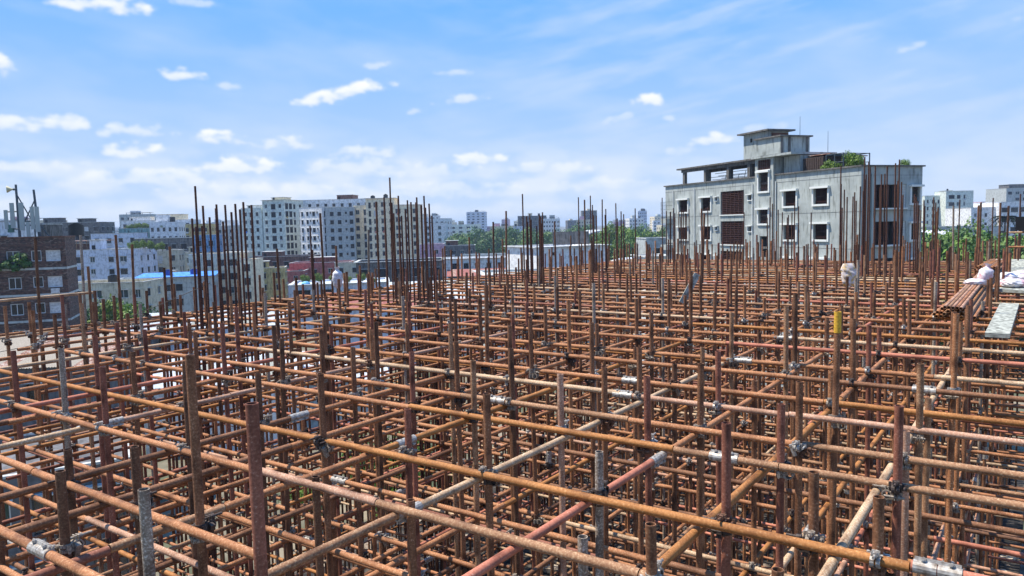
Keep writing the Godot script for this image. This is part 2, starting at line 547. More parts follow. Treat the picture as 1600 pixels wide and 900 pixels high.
func rod(st: SurfaceTool, p: Vector3, q: Vector3, r0: float, r1: float, sides := 6) -> void:
	var y := (q - p).normalized()
	var x := y.cross(Vector3(0.31, 0.2, 0.93)).normalized()
	var z := x.cross(y)
	for k in sides:
		var d0 := x * cos(TAU * k / sides) + z * sin(TAU * k / sides)
		var d1 := x * cos(TAU * (k + 1) / sides) + z * sin(TAU * (k + 1) / sides)
		var v := [p + d0 * r0, q + d0 * r1, q + d1 * r1, p + d1 * r0]
		var n := [d0, d0, d1, d1]
		for i: int in [0, 2, 1, 0, 3, 2]:
			st.set_normal(n[i])
			st.add_vertex(v[i])
		for end in 2:
			var c := q if end else p
			st.set_normal(y if end else -y)
			st.add_vertex(c)
			st.set_normal(y if end else -y)
			st.add_vertex(c + (d0 if end else d1) * (r1 if end else r0))
			st.set_normal(y if end else -y)
			st.add_vertex(c + (d1 if end else d0) * (r1 if end else r0))


# short collar round the y axis, with thickness
func collar(st: SurfaceTool, at: Transform3D, r: float, h: float, sides := 12) -> void:
	var ri := r * 0.72
	for k in sides:
		var d0 := Vector3(cos(TAU * k / sides), 0, sin(TAU * k / sides))
		var d1 := Vector3(cos(TAU * (k + 1) / sides), 0, sin(TAU * (k + 1) / sides))
		var lo := Vector3(0, -h / 2, 0)
		var hi := Vector3(0, h / 2, 0)
		quad(st, at * (d0 * r + lo), at * (d1 * r + lo), at * (d1 * r + hi), at * (d0 * r + hi), at.basis * ((d0 + d1).normalized()))
		quad(st, at * (d0 * r + hi), at * (d1 * r + hi), at * (d1 * ri + hi), at * (d0 * ri + hi), at.basis * Vector3.UP)
		quad(st, at * (d0 * r + lo), at * (d1 * r + lo), at * (d1 * ri + lo), at * (d0 * ri + lo), at.basis * Vector3.DOWN)


# right-angle coupler: hinged straps round the upright (y axis) and round the pipe that passes at +z, a body between,
# flanges with a gap, bolts with washers and nuts
func coupler_mesh(kind: int) -> ArrayMesh:
	var key := "coupler%d" % kind
	if cache.has(key):
		return cache[key]
	var st := mb()
	var q := Transform3D(Basis(Vector3.BACK, PI / 2), Vector3(0, 0, 0.0385))
	for s in [-0.0095, 0.0095]:
		collar(st, Transform3D(Basis(), Vector3(0, s, 0)), 0.0212, 0.013)
		collar(st, q.translated_local(Vector3(0, s, 0)), 0.0212, 0.013)
	box(st, Vector3(-0.019, -0.017, 0.013), Vector3(0.019, 0.017, 0.026))
	for s in [-1.0, 1.0]:
		# flanges beside the upright
		box(st, Vector3(0.0185, -0.013, minf(s * 0.003, s * 0.008)), Vector3(0.037, 0.013, maxf(s * 0.003, s * 0.008)))
		box(st, Vector3(-0.034, -0.013, minf(s * 0.001, s * 0.006)), Vector3(-0.0185, 0.013, maxf(s * 0.001, s * 0.006)))
		# flanges above the passing pipe
		box(st, Vector3(-0.013, 0.0185, 0.0385 + minf(s * 0.003, s * 0.008)), Vector3(0.013, 0.036, 0.0385 + maxf(s * 0.003, s * 0.008)))
	rod(st, Vector3(0.029, 0, -0.032), Vector3(0.029, 0, 0.024 + 0.012 * kind), 0.0052, 0.0052, 6)
	rod(st, Vector3(0.029, 0, -0.022), Vector3(0.029, 0, -0.009), 0.0102, 0.0102, 6)
	rod(st, Vector3(-0.029, -0.017, 0), Vector3(-0.029, 0.017, 0), 0.0058, 0.0058, 6)
	rod(st, Vector3(0, 0.028, 0.016), Vector3(0, 0.028, 0.072 + 0.012 * kind), 0.0052, 0.0052, 6)
	rod(st, Vector3(0, 0.028, 0.047), Vector3(0, 0.028, 0.060), 0.0102, 0.0102, 6)
	if kind == 2:     # an opened hinge hanging askew
		box(st, Vector3(-0.034, -0.038, 0.022), Vector3(-0.014, 0.022, 0.040), Transform3D(Basis(Vector3.BACK, 0.4), Vector3.ZERO))
	cache[key] = st.commit()
	return cache[key]


func sleeve_mesh() -> ArrayMesh:
	if cache.has("sleeve"):
		return cache["sleeve"]
	var st := mb()
	for s in [-0.0355, 0.0355]:
		collar(st, Transform3D(Basis(), Vector3(0, s, 0)), 0.0225, 0.068, 14)
	box(st, Vector3(0.019, -0.066, -0.010), Vector3(0.031, 0.066, -0.0025))
	box(st, Vector3(0.019, -0.066, 0.0025), Vector3(0.031, 0.066, 0.010))
	for s in [-0.04, 0.04]:
		rod(st, Vector3(0.026, s, -0.022), Vector3(0.026, s, 0.022), 0.0045, 0.0045, 6)
		rod(st, Vector3(0.026, s, 0.010), Vector3(0.026, s, 0.018), 0.0085, 0.0085, 6)
	cache["sleeve"] = st.commit()
	return cache["sleeve"]


func V(a: float, b: float, h: float) -> Vector3:
	return A * a + B * b + Vector3(0, EYE + h, 0)


func ordinal(n: int) -> String:
	var w := ["first", "second", "third", "fourth", "fifth", "sixth", "seventh", "eighth", "ninth", "tenth", "eleventh", "twelfth"]
	if n <= 12:
		return w[n - 1]
	var s := "th"
	if n % 10 == 1 and n != 11: s = "st"
	elif n % 10 == 2 and n != 12: s = "nd"
	elif n % 10 == 3 and n != 13: s = "rd"
	return "%d%s" % [n, s]


func tell_apart() -> void:
	# things that look alike are told apart by their order from the left, as seen from the viewer
	var by := {}
	for c in get_children():
		if c.has_meta("label"):
			var l: String = c.get_meta("label")
			if not by.has(l):
				by[l] = []
			by[l].append(c)
	for l in by:
		var list: Array = by[l]
		if list.size() < 2:
			continue
		list.sort_custom(func(p, q): return atan2(p.position.x, -p.position.z) < atan2(q.position.x, -q.position.z))
		for k in list.size():
			list[k].set_meta("label", "%s, %s from left" % [l, ordinal(k + 1)])


# ------------------------------------------------------------------ setting
func setting() -> void:
	var st := mb()
	quad(st, Vector3(-3500, 0, 600), Vector3(3500, 0, 600), Vector3(3500, 0, -4200), Vector3(-3500, 0, -4200), Vector3.UP)
	structure("ground", st.commit(), M.ground)
	st = mb()
	for g in [[V(14, 2, 0), 9.0, 16.0], [V(17, 12, 0), 7.0, 10.0], [V(13.5, 20, 0), 5.0, 12.0], [Vector3(-42, 0, -95), 16.0, 12.0]]:
		var c: Vector3 = g[0]
		var fx := Transform3D(Basis(Vector3.UP, 0.61), Vector3(c.x, 0.02, c.z))
		box(st, Vector3(-g[1], 0, -g[2]), Vector3(g[1], 0.05, g[2]), fx)
	var pv := mb()
	box(pv, Vector3(-5.5, 0, -11), Vector3(5.5, 0.1, 11), Transform3D(Basis(Vector3.UP, 0.61), V(19.5, 9, -EYE)))
	structure("paving", pv.commit(), M.paving)
	var gr := structure("grass_plot", st.commit(), M.grass)
	gr.set_meta("kind", "structure")


# ------------------------------------------------------------------ scaffold
const ROWS: Array[float] = [1.22, 1.62, 2.21, 2.73, 3.54, 3.94, 4.52, 4.93, 5.57, 6.08, 6.86, 7.42, 7.95, 8.56, 9.08, 9.62, 10.25, 10.8, 11.32, 11.9, 12.45, 13.0, 13.6, 14.12, 14.7, 15.22, 15.8, 16.38, 16.9, 17.5, 18.05, 18.6, 19.2, 19.75, 20.3, 20.85]
const COLS: Array[float] = [0.53, 1.03, 1.55, 2.12, 2.76, 3.27, 3.81, 4.64, 5.25, 5.74, 6.39, 6.96, 7.6, 8.2, 8.75, 9.3, 9.75, 10.2]
# uprights of the near rows: row, distance along the row, top above the eye-level ledgers, tone
const NEAR: Array = [
	[0, 2.94, 0.29, "dark brown"], [0, 2.28, 0.35, "grey"], [0, 1.71, 0.68, "red"],
	[1, 4.49, 0.74, "dark brown"], [1, 3.69, 0.16, "dark brown"], [1, 3.13, 0.25, "dark brown"], [1, 2.65, 0.68, "brown"],
	[2, 5.68, 0.37, "red"], [2, 5.10, 0.43, "grey"], [2, 4.57, 0.36, "red"], [2, 3.72, 0.40, "dark brown"], [2, 2.67, 0.04, "dark brown"], [2, 2.12, 0.03, "brown"], [2, 1.30, 0.06, "grey"], [2, 0.96, 0.18, "brown"], [2, 0.64, 0.11, "brown"],
	[3, 5.78, 0.39, "red"], [3, 5.18, 0.32, "brown"], [3, 4.64, 0.3, "brown"], [3, 3.81, 0.30, "dark brown"], [3, 3.20, 0.37, "brown"], [3, 2.69, 0.22, "red"], [3, 2.10, 0.37, "brown"], [3, 1.56, 0.18, "grey"], [3, 0.98, 0.38, "red"], [3, 0.62, 0.24, "brown"], [3, 0.44, 0.21, "brown"],
	[4, 6.96, 0.33, "red"], [4, 6.39, 0.30, "red"], [4, 5.78, 0.32, "brown"], [4, 5.31, 0.42, "red"], [4, 4.74, 0.33, "dark brown"], [4, 3.87, 0.33, "brown"], [4, 3.34, 0.34, "red"], [4, 2.83, 0.33, "speckled"], [4, 2.20, 0.31, "pinkish"], [4, 1.63, 0.35, "red"], [4, 1.01, 0.29, "red"], [4, 0.50, 0.35, "red"],
	[5, 6.5, 0.3, "brown"], [5, 5.72, 0.49, "red"], [5, 5.2, 0.36, "dark brown"], [5, 4.56, 0.36, "brown"], [5, 4.05, 0.45, "dark brown"], [5, 3.23, 0.36, "brown"], [5, 2.76, 0.35, "dark brown"], [5, 2.16, 0.29, "brown"], [5, 1.59, 0.36, "brown"], [5, 1.01, 0.33, "brown"], [5, 0.51, 0.13, "pinkish"],
	[6, 1.02, 0.61, "brown"], [6, 1.62, 0.34, "red"], [6, 2.18, 0.32, "brown"], [6, 0.51, 0.36, "speckled"],
	[9, 1.04, 0.34, "red"], [10, 1.06, 0.22, "red"],
]
# ledgers along A: row, list of [from, to, tone]
const LEDGERS: Array = [
	[0, [[1.45, 4.2, "orange"], [4.2, 8.0, "orange"]]],
	[1, [[2.2, 4.0, "orange"], [4.0, 8.2, "orange"]]],
	[2, [[-1.5, 1.05, "speckled"], [1.05, 2.25, "speckled"], [2.25, 3.05, "pinkish"], [3.05, 7.9, "orange"]]],
	[3, [[-2.4, 0.33, "salmon"], [0.33, 3.6, "amber"], [3.6, 8.6, "amber"]]],
	[4, [[-2.4, 0.98, "speckled"], [0.98, 1.5, "speckled"], [1.5, 3.3, "amber"], [3.3, 7.95, "orange"]]],
	[5, [[-2.4, 1.0, "speckled"], [1.0, 1.95, "orange"], [1.95, 3.2, "speckled"], [3.2, 7.2, "orange"]]],
	[6, [[-2.4, 1.2, "pinkish"], [1.2, 2.3, "pinkish"], [2.3, 6.2, "pale"], [6.2, 9.3, "orange"]]],
	[7, [[-2.4, 1.1, "amber"], [1.1, 3.2, "orange"], [3.2, 7.9, "orange"]]],
	[8, [[-2.4, 1.5, "brown"], [1.5, 5.0, "orange"], [5.0, 9.7, "orange"]]],
	[9, [[-2.4, 0.62, "pale"], [0.62, 3.2, "orange"], [3.2, 7.4, "orange"], [7.4, 10.2, "orange"]]],
	[10, [[-2.4, 2.4, "salmon"], [2.4, 6.0, "orange"], [6.0, 10.2, "orange"]]],
	[11, [[-2.4, 1.9, "pale"], [1.9, 5.4, "orange"], [5.4, 10.2, "orange"]]],
]
# ledgers along B under them: distance, list of [from, to, tone]
const CROSS: Array = [
	[0.53, [[1.6, 3.3, "pale"], [3.3, 7.5, "pale"]]],
	[1.03, [[1.9, 5.2, "amber"], [5.2, 10.0, "orange"]]],
	[1.52, [[1.35, 3.42, "salmon"], [3.42, 8.0, "orange"]]],
	[2.11, [[1.1, 2.22, "speckled"], [2.22, 6.0, "pale"]]],
	[2.82, [[1.0, 1.36, "red"], [1.36, 1.85, "speckled"], [1.85, 2.75, "orange"], [2.75, 7.0, "amber"]]],
	[3.32, [[1.0, 2.6, "brown"], [2.6, 7.6, "orange"]]],
	[3.81, [[0.9, 3.0, "brown"], [3.0, 8.0, "orange"]]],
	[4.75, [[0.9, 2.35, "pale"], [2.35, 3.2, "pinkish"], [3.2, 7.0, "pinkish"]]],
	[5.36, [[0.9, 2.0, "brown"], [2.0, 5.4, "orange"]]],
]
const GREYSTEEL: Array = [[0, 1.5, 3.42], [0, 2.11, 2.24], [1, 3, 0.25], [1, 4, 1.24], [0, 2.82, 2.98], [1, 8, 0.62], [1, 9, 1.98], [1, 11, 2.02], [1, 6, 2.28], [1, 7, 2.42], [0, 4.75, 2.35], [0, 3.81, 3.05], [1, 0, 2.98], [1, 5, 2.9]]


func tone_up() -> String:
	return ["brown", "dark brown", "brown", "red", "brown", "brown", "orange", "red", "orange", "brown", "speckled", "brown", "brown", "grey"][rng.randi() % 14]


func tone_flat() -> String:
	return ["orange", "orange", "amber", "brown", "orange", "salmon", "orange", "speckled", "orange", "brown", "amber", "pale", "red", "pinkish"][rng.randi() % 14]


func tone_words(t: String) -> String:
	return {"orange": "orange rusty", "amber": "amber rusty", "brown": "rust brown", "dark brown": "dark brown rusty", "red": "red oxide painted", "salmon": "salmon red painted", "pinkish": "pinkish brown", "pale": "pale cement-crusted", "grey": "grey cement-crusted", "speckled": "rusty cement-speckled"}[t]


func tone_color(t: String) -> Color:
	var c: Color = {"orange": Color(0.65, 0.435, 0.285), "amber": Color(0.66, 0.445, 0.245), "brown": Color(0.51, 0.35, 0.24), "dark brown": Color(0.41, 0.285, 0.205), "red": Color(0.54, 0.335, 0.265), "salmon": Color(0.71, 0.45, 0.36), "pinkish": Color(0.69, 0.525, 0.43), "pale": Color(0.78, 0.67, 0.54), "grey": Color(0.57, 0.51, 0.445), "speckled": Color(0.63, 0.475, 0.35)}[t]
	return c.srgb_to_linear() * (0.7 + rng.randf() * 0.5)


func scaffold() -> void:
	# ---- uprights
	var ups: Array = []     # [row, a, b, top, tone, fixed]
	var columns_of := {}
	for row in ROWS.size():
		var b := ROWS[row]
		var fixed: Array = []
		for n in NEAR:
			if n[0] == row:
				fixed.append(n)
				ups.append([row, n[1], b, n[2] - 1.15, n[3]])
		var most := 10.3
		if row < 6:
			most = [5.6, 6.6, 7.6, 8.4, 9.3, 9.8][row]
		for a in COLS:
			if a > most:
				break
			if row < 6 and a < 7.3 and not fixed.is_empty():
				if row > 2 or a < 5.9:
					continue
			var clash := false
			for n in fixed:
				if absf(float(n[1]) - a) < 0.25:
					clash = true
			if clash or rng.randf() < 0.03:
				continue
			var top := 0.36 + rng.randfn() * 0.06
			var luck := rng.randf()
			if row > 6:
				if luck < 0.10:
					top += 0.1 + rng.randf() * 0.25
				if luck > 0.88:
					top -= 0.12 + rng.randf() * 0.15
			if row > 17:
				top = 0.36 + rng.randf() * 0.26 + (0.3 * rng.randf() if luck < 0.15 else 0.0)
			ups.append([row, a + rng.randfn() * 0.025, b + rng.randfn() * 0.02, top - 1.15, tone_up()])
	# taller pipes along the far left edge and among the rows
	for p in [[10.6, 4.31, -0.03], [10.7, 4.93, -0.01], [10.4, 4.96, -0.43], [10.6, 5.46, -0.02], [10.75, 5.57, -0.16], [10.6, 6.19, -0.21], [10.0, 5.79, -0.49], [9.6, 7.47, -0.29], [9.8, 8.19, -0.34], [9.3, 8.08, 0.24], [9.7, 8.62, -0.29], [9.6, 9.06, -0.04], [9.2, 9.11, 0.43], [9.0, 7.33, -0.72], [9.7, 11.38, -0.4], [9.8, 11.85, -0.49], [9.4, 11.88, -0.24], [8.6, 11.51, 0.05], [8.4, 11.55, 0.25], [8.6, 13.77, 0.04], [8.4, 14.72, 0.5], [5.2, 13.1, 0.11], [5.0, 13.11, 0.2], [9.85, 6.9, -0.45], [1.9, 17.2, 0.12], [1.83, 17.25, 0.05], [1.45, 17.6, 0.16], [1.12, 17.0, 0.15], [1.06, 17.05, 0.2], [0.72, 16.5, 0.18], [0.66, 16.55, 0.12], [2.3, 18.5, 0.1], [2.36, 18.6, 0.2], [0.35, 18.2, 0.0], [0.2, 19.0, 0.1]]:
		ups.append([50, p[0], p[1], p[2], ["dark brown", "brown", "dark brown", "grey", "brown"][rng.randi() % 5]])
	ups.sort_custom(func(p, q): return p[1] * p[1] + p[2] * p[2] < q[1] * q[1] + q[2] * q[2])
	var order := {}
	for u in ups:
		if u[0] < 50:
			if not order.has(u[0]):
				order[u[0]] = []
			order[u[0]].append(u[1])
	for k in order:
		order[k].sort()
	var far_places: Array = []
	var far_colors: Array = []
	var clamp_places: Array = []
	var clamp_colors: Array = []
	var near_pipe := pipe_mesh(R, 16, 0.03)
	for i in ups.size():
		var u: Array = ups[i]
		var a: float = u[1]
		var b: float = u[2]
		var foot := V(a, b, SLAB - EYE)
		var loose := 0.006 if u[0] < 13 else 0.011
		var lean := Vector3(rng.randfn() * loose, 0, rng.randfn() * loose)
		var tall: float = float(u[3]) - (SLAB - EYE)
		if a > 10.25:      # the outermost pipes stand on the street-side ledge
			foot.y -= 0.15
			tall += 0.15
		var head := foot + Vector3(0, tall, 0) + lean * tall
		var side := 1.0 if rng.randf() < 0.55 else -1.0
		var col_b := A.rotated(Vector3.UP, 0)     # the cross ledger passes on the +a side
		if i < 300:
			var where: String
			var grp := ""
			if u[0] < 50:
				var n: int = order[u[0]].find(u[1]) + 1
				where = "%s scaffold upright, %s from right in %s row from camera" % [tone_words(u[4]), ordinal(n), ordinal(u[0] + 1)]
				grp = "scaffold uprights of the near rows"
			elif u[0] == 50:
				where = "tall %s pipe above the scaffold's left edge" % tone_words(u[4]) if a > 8.9 else "tall %s pipe rising from the far rows of the scaffold" % tone_words(u[4])
				grp = "tall pipes above the scaffold"
			else:
				where = "%s scaffold upright crowded among the middle rows of the grid" % tone_words(u[4])
				grp = "scaffold uprights of the middle rows"
			var t := thing("scaffold_upright", where, "scaffold pole", foot, 0.0, grp)
			var tr := along(Vector3.ZERO, head - foot)
			part("pipe", near_pipe, M.pipes[u[4]], t, tr)
			for lv in 3:
				var f: float = (LEVELS[lv] - (SLAB - EYE)) / (tall)
				if f > 0.99:
					continue
				if u[0] < 50 and not (u[3] < -1.05 and lv == 0):
					var at := lean * (LEVELS[lv] - (SLAB - EYE)) + Vector3(0, LEVELS[lv] - (SLAB - EYE), 0)
					part("coupler", coupler_mesh(rng.randi() % 3), [M.clamp_grey, M.clamp_rust, M.clamp_grey, M.clamp_dark, M.steel][rng.randi() % 5], t, Transform3D(Basis(-A * 1.0, Vector3.UP, (-A).cross(Vector3.UP)).orthonormalized() if side > 0 else Basis(A, Vector3.UP, A.cross(Vector3.UP)).orthonormalized(), at))
					part("coupler", coupler_mesh(rng.randi() % 3), [M.clamp_grey, M.clamp_rust, M.clamp_dark, M.clamp_grey][rng.randi() % 4], t, Transform3D(Basis(B, Vector3.UP, B.cross(Vector3.UP)).orthonormalized() if a - floorf(a) < 0.5 else Basis(-B, Vector3.UP, (-B).cross(Vector3.UP)).orthonormalized(), at - Vector3(0, 0.0385, 0)))
			if rng.randf() < 0.08 and u[0] > 1:
				var sy := tall * (0.62 + 0.1 * rng.randf())
				part("joint_sleeve", sleeve_mesh(), M.steel, t, Transform3D(Basis(Vector3.UP, rng.randf() * TAU), lean * sy + Vector3(0, sy, 0)))
			if u[0] == 6 and u[1] == 1.02:
				part("yellow_band", pipe_mesh(R + 0.002, 16, 0.05), M.yellow, t, Transform3D(Basis().scaled(Vector3(1, 0.12, 1)), lean * (tall - 0.12) + Vector3(0, tall - 0.118, 0)))
		else:
			far_places.append(along(foot, head))
			far_colors.append(tone_color(u[4]))
		for lv in 4:
			if u[0] < 50 and (i >= 300 or lv >= 3):
				clamp_places.append(Transform3D(Basis(Vector3.UP, rng.randf() * TAU), foot + Vector3(0, LEVELS[lv] - (SLAB - EYE), 0)))
				clamp_colors.append(Color(0.62, 0.56, 0.49).lerp(Color(0.24, 0.17, 0.13), rng.randf()).srgb_to_linear())
	for row in range(3, ROWS.size()):     # the far ends of the ledgers on the right
		far_places.append(along(V(-2.25, ROWS[row], SLAB - EYE - 6.0), V(-2.25 + rng.randfn() * 0.02, ROWS[row], -0.8)))
		far_colors.append(tone_color(tone_up()))
	copies("far_scaffold_uprights", pipe_mesh(R, 8, 0.03), M.tint, far_places, far_colors, "crowd of rusty uprights in the far rows of the scaffold", "scaffold poles")
	copies("far_couplers", coupler_mesh(1), M.tint, clamp_places, clamp_colors, "dull steel couplers at the deep and far joints of the scaffold", "pipe couplers")

	# ---- ledgers: along A on top, along B just under them, three levels
	var runs: Array = []    # [distance, from, to, level, kind, row, tone, nth]
	for lv in 6:
		for row in ROWS.size():
			if lv > 3 and rng.randf() > 0.65:     # a few rows are tied again between the levels
				continue
			var list: Array = []
			if lv == 0 and row < 12:
				list = LEDGERS[row][1]
			else:
				var at := -2.4 if row > 2 else 0.8
				var end: float = 10.35 + rng.randf() * 0.25
				if row < 6:
					end = [6.0, 7.0, 8.0, 8.8, 9.6, 10.2][row]
				while at < end - 0.4:
					var to := minf(end, at + [2.4, 3.0, 4.0, 4.8, 5.6][rng.randi() % 5])
					if end - to < 0.8:
						to = end
					list.append([at, to, tone_flat()])
					at = to
			for k in list.size():
				var s: Array = list[k]
				runs.append([lv, row, "A", s[0], s[1], s[2], k])
		for c in COLS.size():
			if lv > 3 and rng.randf() > 0.65:
				continue
			var a := COLS[c]
			var list: Array = []
			if lv == 0:
				for x in CROSS:
					if absf(float(x[0]) - a) < 0.13:
						list = x[1].duplicate()
						a = x[0]
			var at: float = list[-1][1] if not list.is_empty() else [1.6, 1.4, 1.2, 1.0, 0.8, 0.6, 0.6, 0.8, 1.0, 1.5, 1.8, 2.2, 2.6, 3.0, 3.4, 3.8, 4.0, 3.2][c]
			var end: float = 21.1 + rng.randf() * 0.2
			while at < end - 0.4:
				var to := minf(end, at + [3.0, 4.0, 4.8, 6.0][rng.randi() % 4])
				if end - to < 0.8:
					to = end
				list.append([at, to, tone_flat()])
				at = to
			for k in list.size():
				var s: Array = list[k]
				runs.append([lv, c, "B", s[0], s[1], s[2], k, a])
	var pieces: Array = []
	for r in runs:
		var h: float = LEVELS[r[0]] if r[0] < 4 else [-1.76, -2.92][r[0] - 4]
		var j := Vector3(0, rng.randfn() * 0.004, 0)
		var p: Vector3
		var q: Vector3
		if r[2] == "A":
			var off := -0.0385
			p = V(r[3], ROWS[r[1]] + off, h) + j
			q = V(r[4], ROWS[r[1]] + off, h) + j
		else:
			var a: float = float(r[7]) + 0.0385
			p = V(a, r[3], h - 0.0385) + j
			q = V(a, r[4], h - 0.0385) + j
		p += (q - p).normalized() * 0.004
		var mid := (p + q) / 2.0 - Vector3(0, EYE, 0)
		var nearest := minf(Vector2(p.x, p.z).length(), minf(Vector2(q.x, q.z).length(), Vector2(mid.x, mid.z).length()))
		pieces.append([nearest + [0.0, 2.5, 5.0, 8.0, 1.5, 4.0][r[0]], p, q, r])
	pieces.sort_custom(func(x, y): return x[0] < y[0])
	var flats: Array = []
	var flat_cols: Array = []
	var long_pipe := pipe_mesh(R, 14, 0.01)
	var lvl_words := ["top level", "second level", "third level", "lowest level", "between top levels", "between lower levels"]
	for i in pieces.size():
		var p: Vector3 = pieces[i][1]
		var q: Vector3 = pieces[i][2]
		var r: Array = pieces[i][3]
		if i < 300:
			var way := "row" if r[2] == "A" else "cross line"
			var bit := "%s ledger pipe, %s length, %s %s %s, %s" % [tone_words(r[5]), ordinal(r[6] + 1), ordinal(r[1] + 1), way, "from the camera" if r[2] == "A" else "from the right", lvl_words[r[0]]]
			var t := thing("ledger_pipe", bit, "scaffold pipe", p, 0.0, "ledger pipes of the scaffold grid")
			part("pipe", long_pipe, M.pipes[r[5]], t, along(Vector3.ZERO, q - p))
			var dir := (q - p).normalized()
			var sl := Transform3D(along(Vector3.ZERO, dir).basis.orthonormalized(), q - p)
			if r[6] >= 0 and rng.randf() < 0.2 and r[0] > 0:
				part("joint_sleeve", sleeve_mesh(), M.steel, t, sl)
			if r[0] == 0:
				for g in GREYSTEEL:
					if (g[0] == 0 and r[2] == "B" and absf(float(r[7]) - float(g[1])) < 0.1 and absf(float(g[2]) - (float(r[3]) + float(r[4])) / 2) <= (float(r[4]) - float(r[3])) / 2) or (g[0] == 1 and r[2] == "A" and r[1] == g[1] and g[2] > r[3] and g[2] <= r[4]):
						part("joint_sleeve", sleeve_mesh(), M.steel, t, Transform3D(sl.basis, dir * (float(g[2]) - float(r[3]))))
		else:
			flats.append(along(p, q))
			flat_cols.append(tone_color(r[5]))
	copies("deep_ledger_pipes", pipe_mesh(R, 8, 0.01), M.tint, flats, flat_cols, "dense rusty ledger pipes deep in and far across the scaffold", "scaffold pipes")

	# outer rails along the left edge
	single("guard_rail_pipe", "pale pipe rail between tall pipes in front of the brick building", "scaffold pipe", long_pipe, M.pipes["pale"], along(V(10.55, 3.0, -0.80), V(10.55, 5.05, -0.79)))
	single("guard_rail_pipe", "long light rusty rail along the left edge, behind the tall pipes", "scaffold pipe", long_pipe, M.pipes["pale"], along(V(10.62, 3.2, -1.27), V(10.55, 6.5, -1.25)))
	single("guard_rail_pipe", "light rusty rail along the left edge below the red building", "scaffold pipe", long_pipe, M.pipes["amber"], along(V(10.4, 6.6, -1.17), V(10.3, 11.2, -1.16)))


# ------------------------------------------------------------------ column starter bars
func cages() -> void:
	var list := [
		[8.1, 5.4, 0.75, 0.38, 15, -0.02, 0.34, 0.55, "tall cage of dark starter bars at the left edge, before the white towers"],
		[8.0, 8.6, 0.62, 0.48, 19, 0.15, 0.5, 0.76, "tall cage of starter bars in front of the cream tower"],
		[7.9, 11.9, 0.3, 0.3, 10, -0.05, 0.25, 0.56, "narrow bunch of starter bars left of the white flat-roofed house"],
		[8.1, 15.2, 0.7, 0.35, 10, 0.0, 0.42, 0.6, "loose starter bars in front of the white flat-roofed house"],
		[8.0, 18.9, 0.6, 0.5, 11, 0.05, 0.45, 0.6, "thin starter bars left of the grey concrete building"],
		[5.2, 18.6, 0.5, 0.5, 9, -0.1, 0.4, 0.5, "thin starter bars against the left half of the grey building"],
		[2.55, 15.7, 0.6, 0.55, 20, 0.35, 1.05, 1.1, "tallest cage of starter bars, before the corner of the grey building"],
		[3.25, 16.4, 0.3, 0.35, 8, 0.3, 0.8, 1.0, "slim bunch of starter bars left of the grey building's corner"],
		[1.95, 16.8, 0.35, 0.4, 10, 0.0, 0.35, 0.4, "bunch of starter bars at the right end of the grey building"],
	]
	for c in list:
		var t := thing("column_rebar_cage", c[8], "rebar cage", V(c[0], c[1], SLAB - EYE), 0.0, "column starter bars standing above the scaffold")
		var n: int = c[4]
		for k in n:
			# bars stand round the edge of the column
			var f := float(k) / n * 4.0
			var x: float = (f - 0.5 if f < 1 else 0.5 if f < 2 else 2.5 - f if f < 3 else -0.5) * float(c[2])
			var y: float = (-0.5 if f < 1 else f - 1.5 if f < 2 else 0.5 if f < 3 else 3.5 - f) * float(c[3])
			var top: float = lerpf(c[5], c[6], rng.randf())
			if k == n / 3:
				top = c[7]
			var p := A * x + B * y
			var q := A * (x * 0.95 + rng.randfn() * 0.025) + B * (y * 0.95 + rng.randfn() * 0.025) + Vector3(0, top - (SLAB - EYE), 0)
			part("rebar", rod_mesh(0.0135, 0.013, 7), M.rebar, t, along(p, q))
			if rng.randf() < 0.35:   # lapped bar, shorter
				var q2 := p + (q - p) * (0.62 + rng.randf() * 0.15)
				part("rebar", rod_mesh(0.0135, 0.013, 7), M.rebar, t, along(p + A * 0.028, q2 + A * 0.03))
		for s in 13:
			var hgt := 0.5 + s * 0.4
			if hgt > 4.9 + float(c[5]):
				break
			var st := mb()
			var hx: float = float(c[2]) * 0.5 + 0.015
			var hy: float = float(c[3]) * 0.5 + 0.015
			var crn := [A * hx + B * hy, A * hx - B * hy, -A * hx - B * hy, -A * hx + B * hy]
			for k in 4:
				rod(st, crn[k] + Vector3(0, hgt, 0), crn[(k + 1) % 4] + Vector3(0, hgt + 0.01, 0), 0.005, 0.005, 5)
			part("stirrup", st.commit(), M.rebar, t)
	# single bars here and there
	var bars := [[9.45, 7.9, 0.05], [9.05, 9.7, 0.1], [8.8, 15.16, 0.58], [7.8, 14.33, 0.48], [7.9, 16.22, 0.3], [6.9, 16.4, 0.2], [6.6, 17.5, 0.3], [5.9, 17.8, 0.15], [4.6, 17.9, 0.25], [4.2, 17.2, 0.1], [3.8, 18.4, 0.2], [1.6, 19.0, 0.3], [0.9, 18.2, 0.3], [0.45, 17.6, 0.35], [6.2, 14.6, 0.05], [7.3, 17.6, 0.25]]
	for s in bars:
		single("starter_bar", "single thin steel bar rising straight out of the far scaffold rows", "rebar", rod_mesh(0.0135, 0.013, 7), M.rebar, along(V(s[0], s[1], SLAB - EYE), V(s[0] + rng.randfn() * 0.03, s[1], s[2])), "single bars in the far rows")
	# tie wires
	var st := mb()
	var prev := V(10.6, 3.6, -1.45)
	for k in 12:
		var f := (k + 1) / 12.0
		var nx := V(lerpf(10.6, 8.2, f), lerpf(3.6, 5.3, f), lerpf(-1.45, -0.62, f) - 0.12 * sin(f * PI))
		rod(st, prev, nx, 0.004, 0.004, 5)
		prev = nx
	single("tie_wire", "thin slack wire strung from the left edge to the first bar cage", "wire", st.commit(), M.wire)


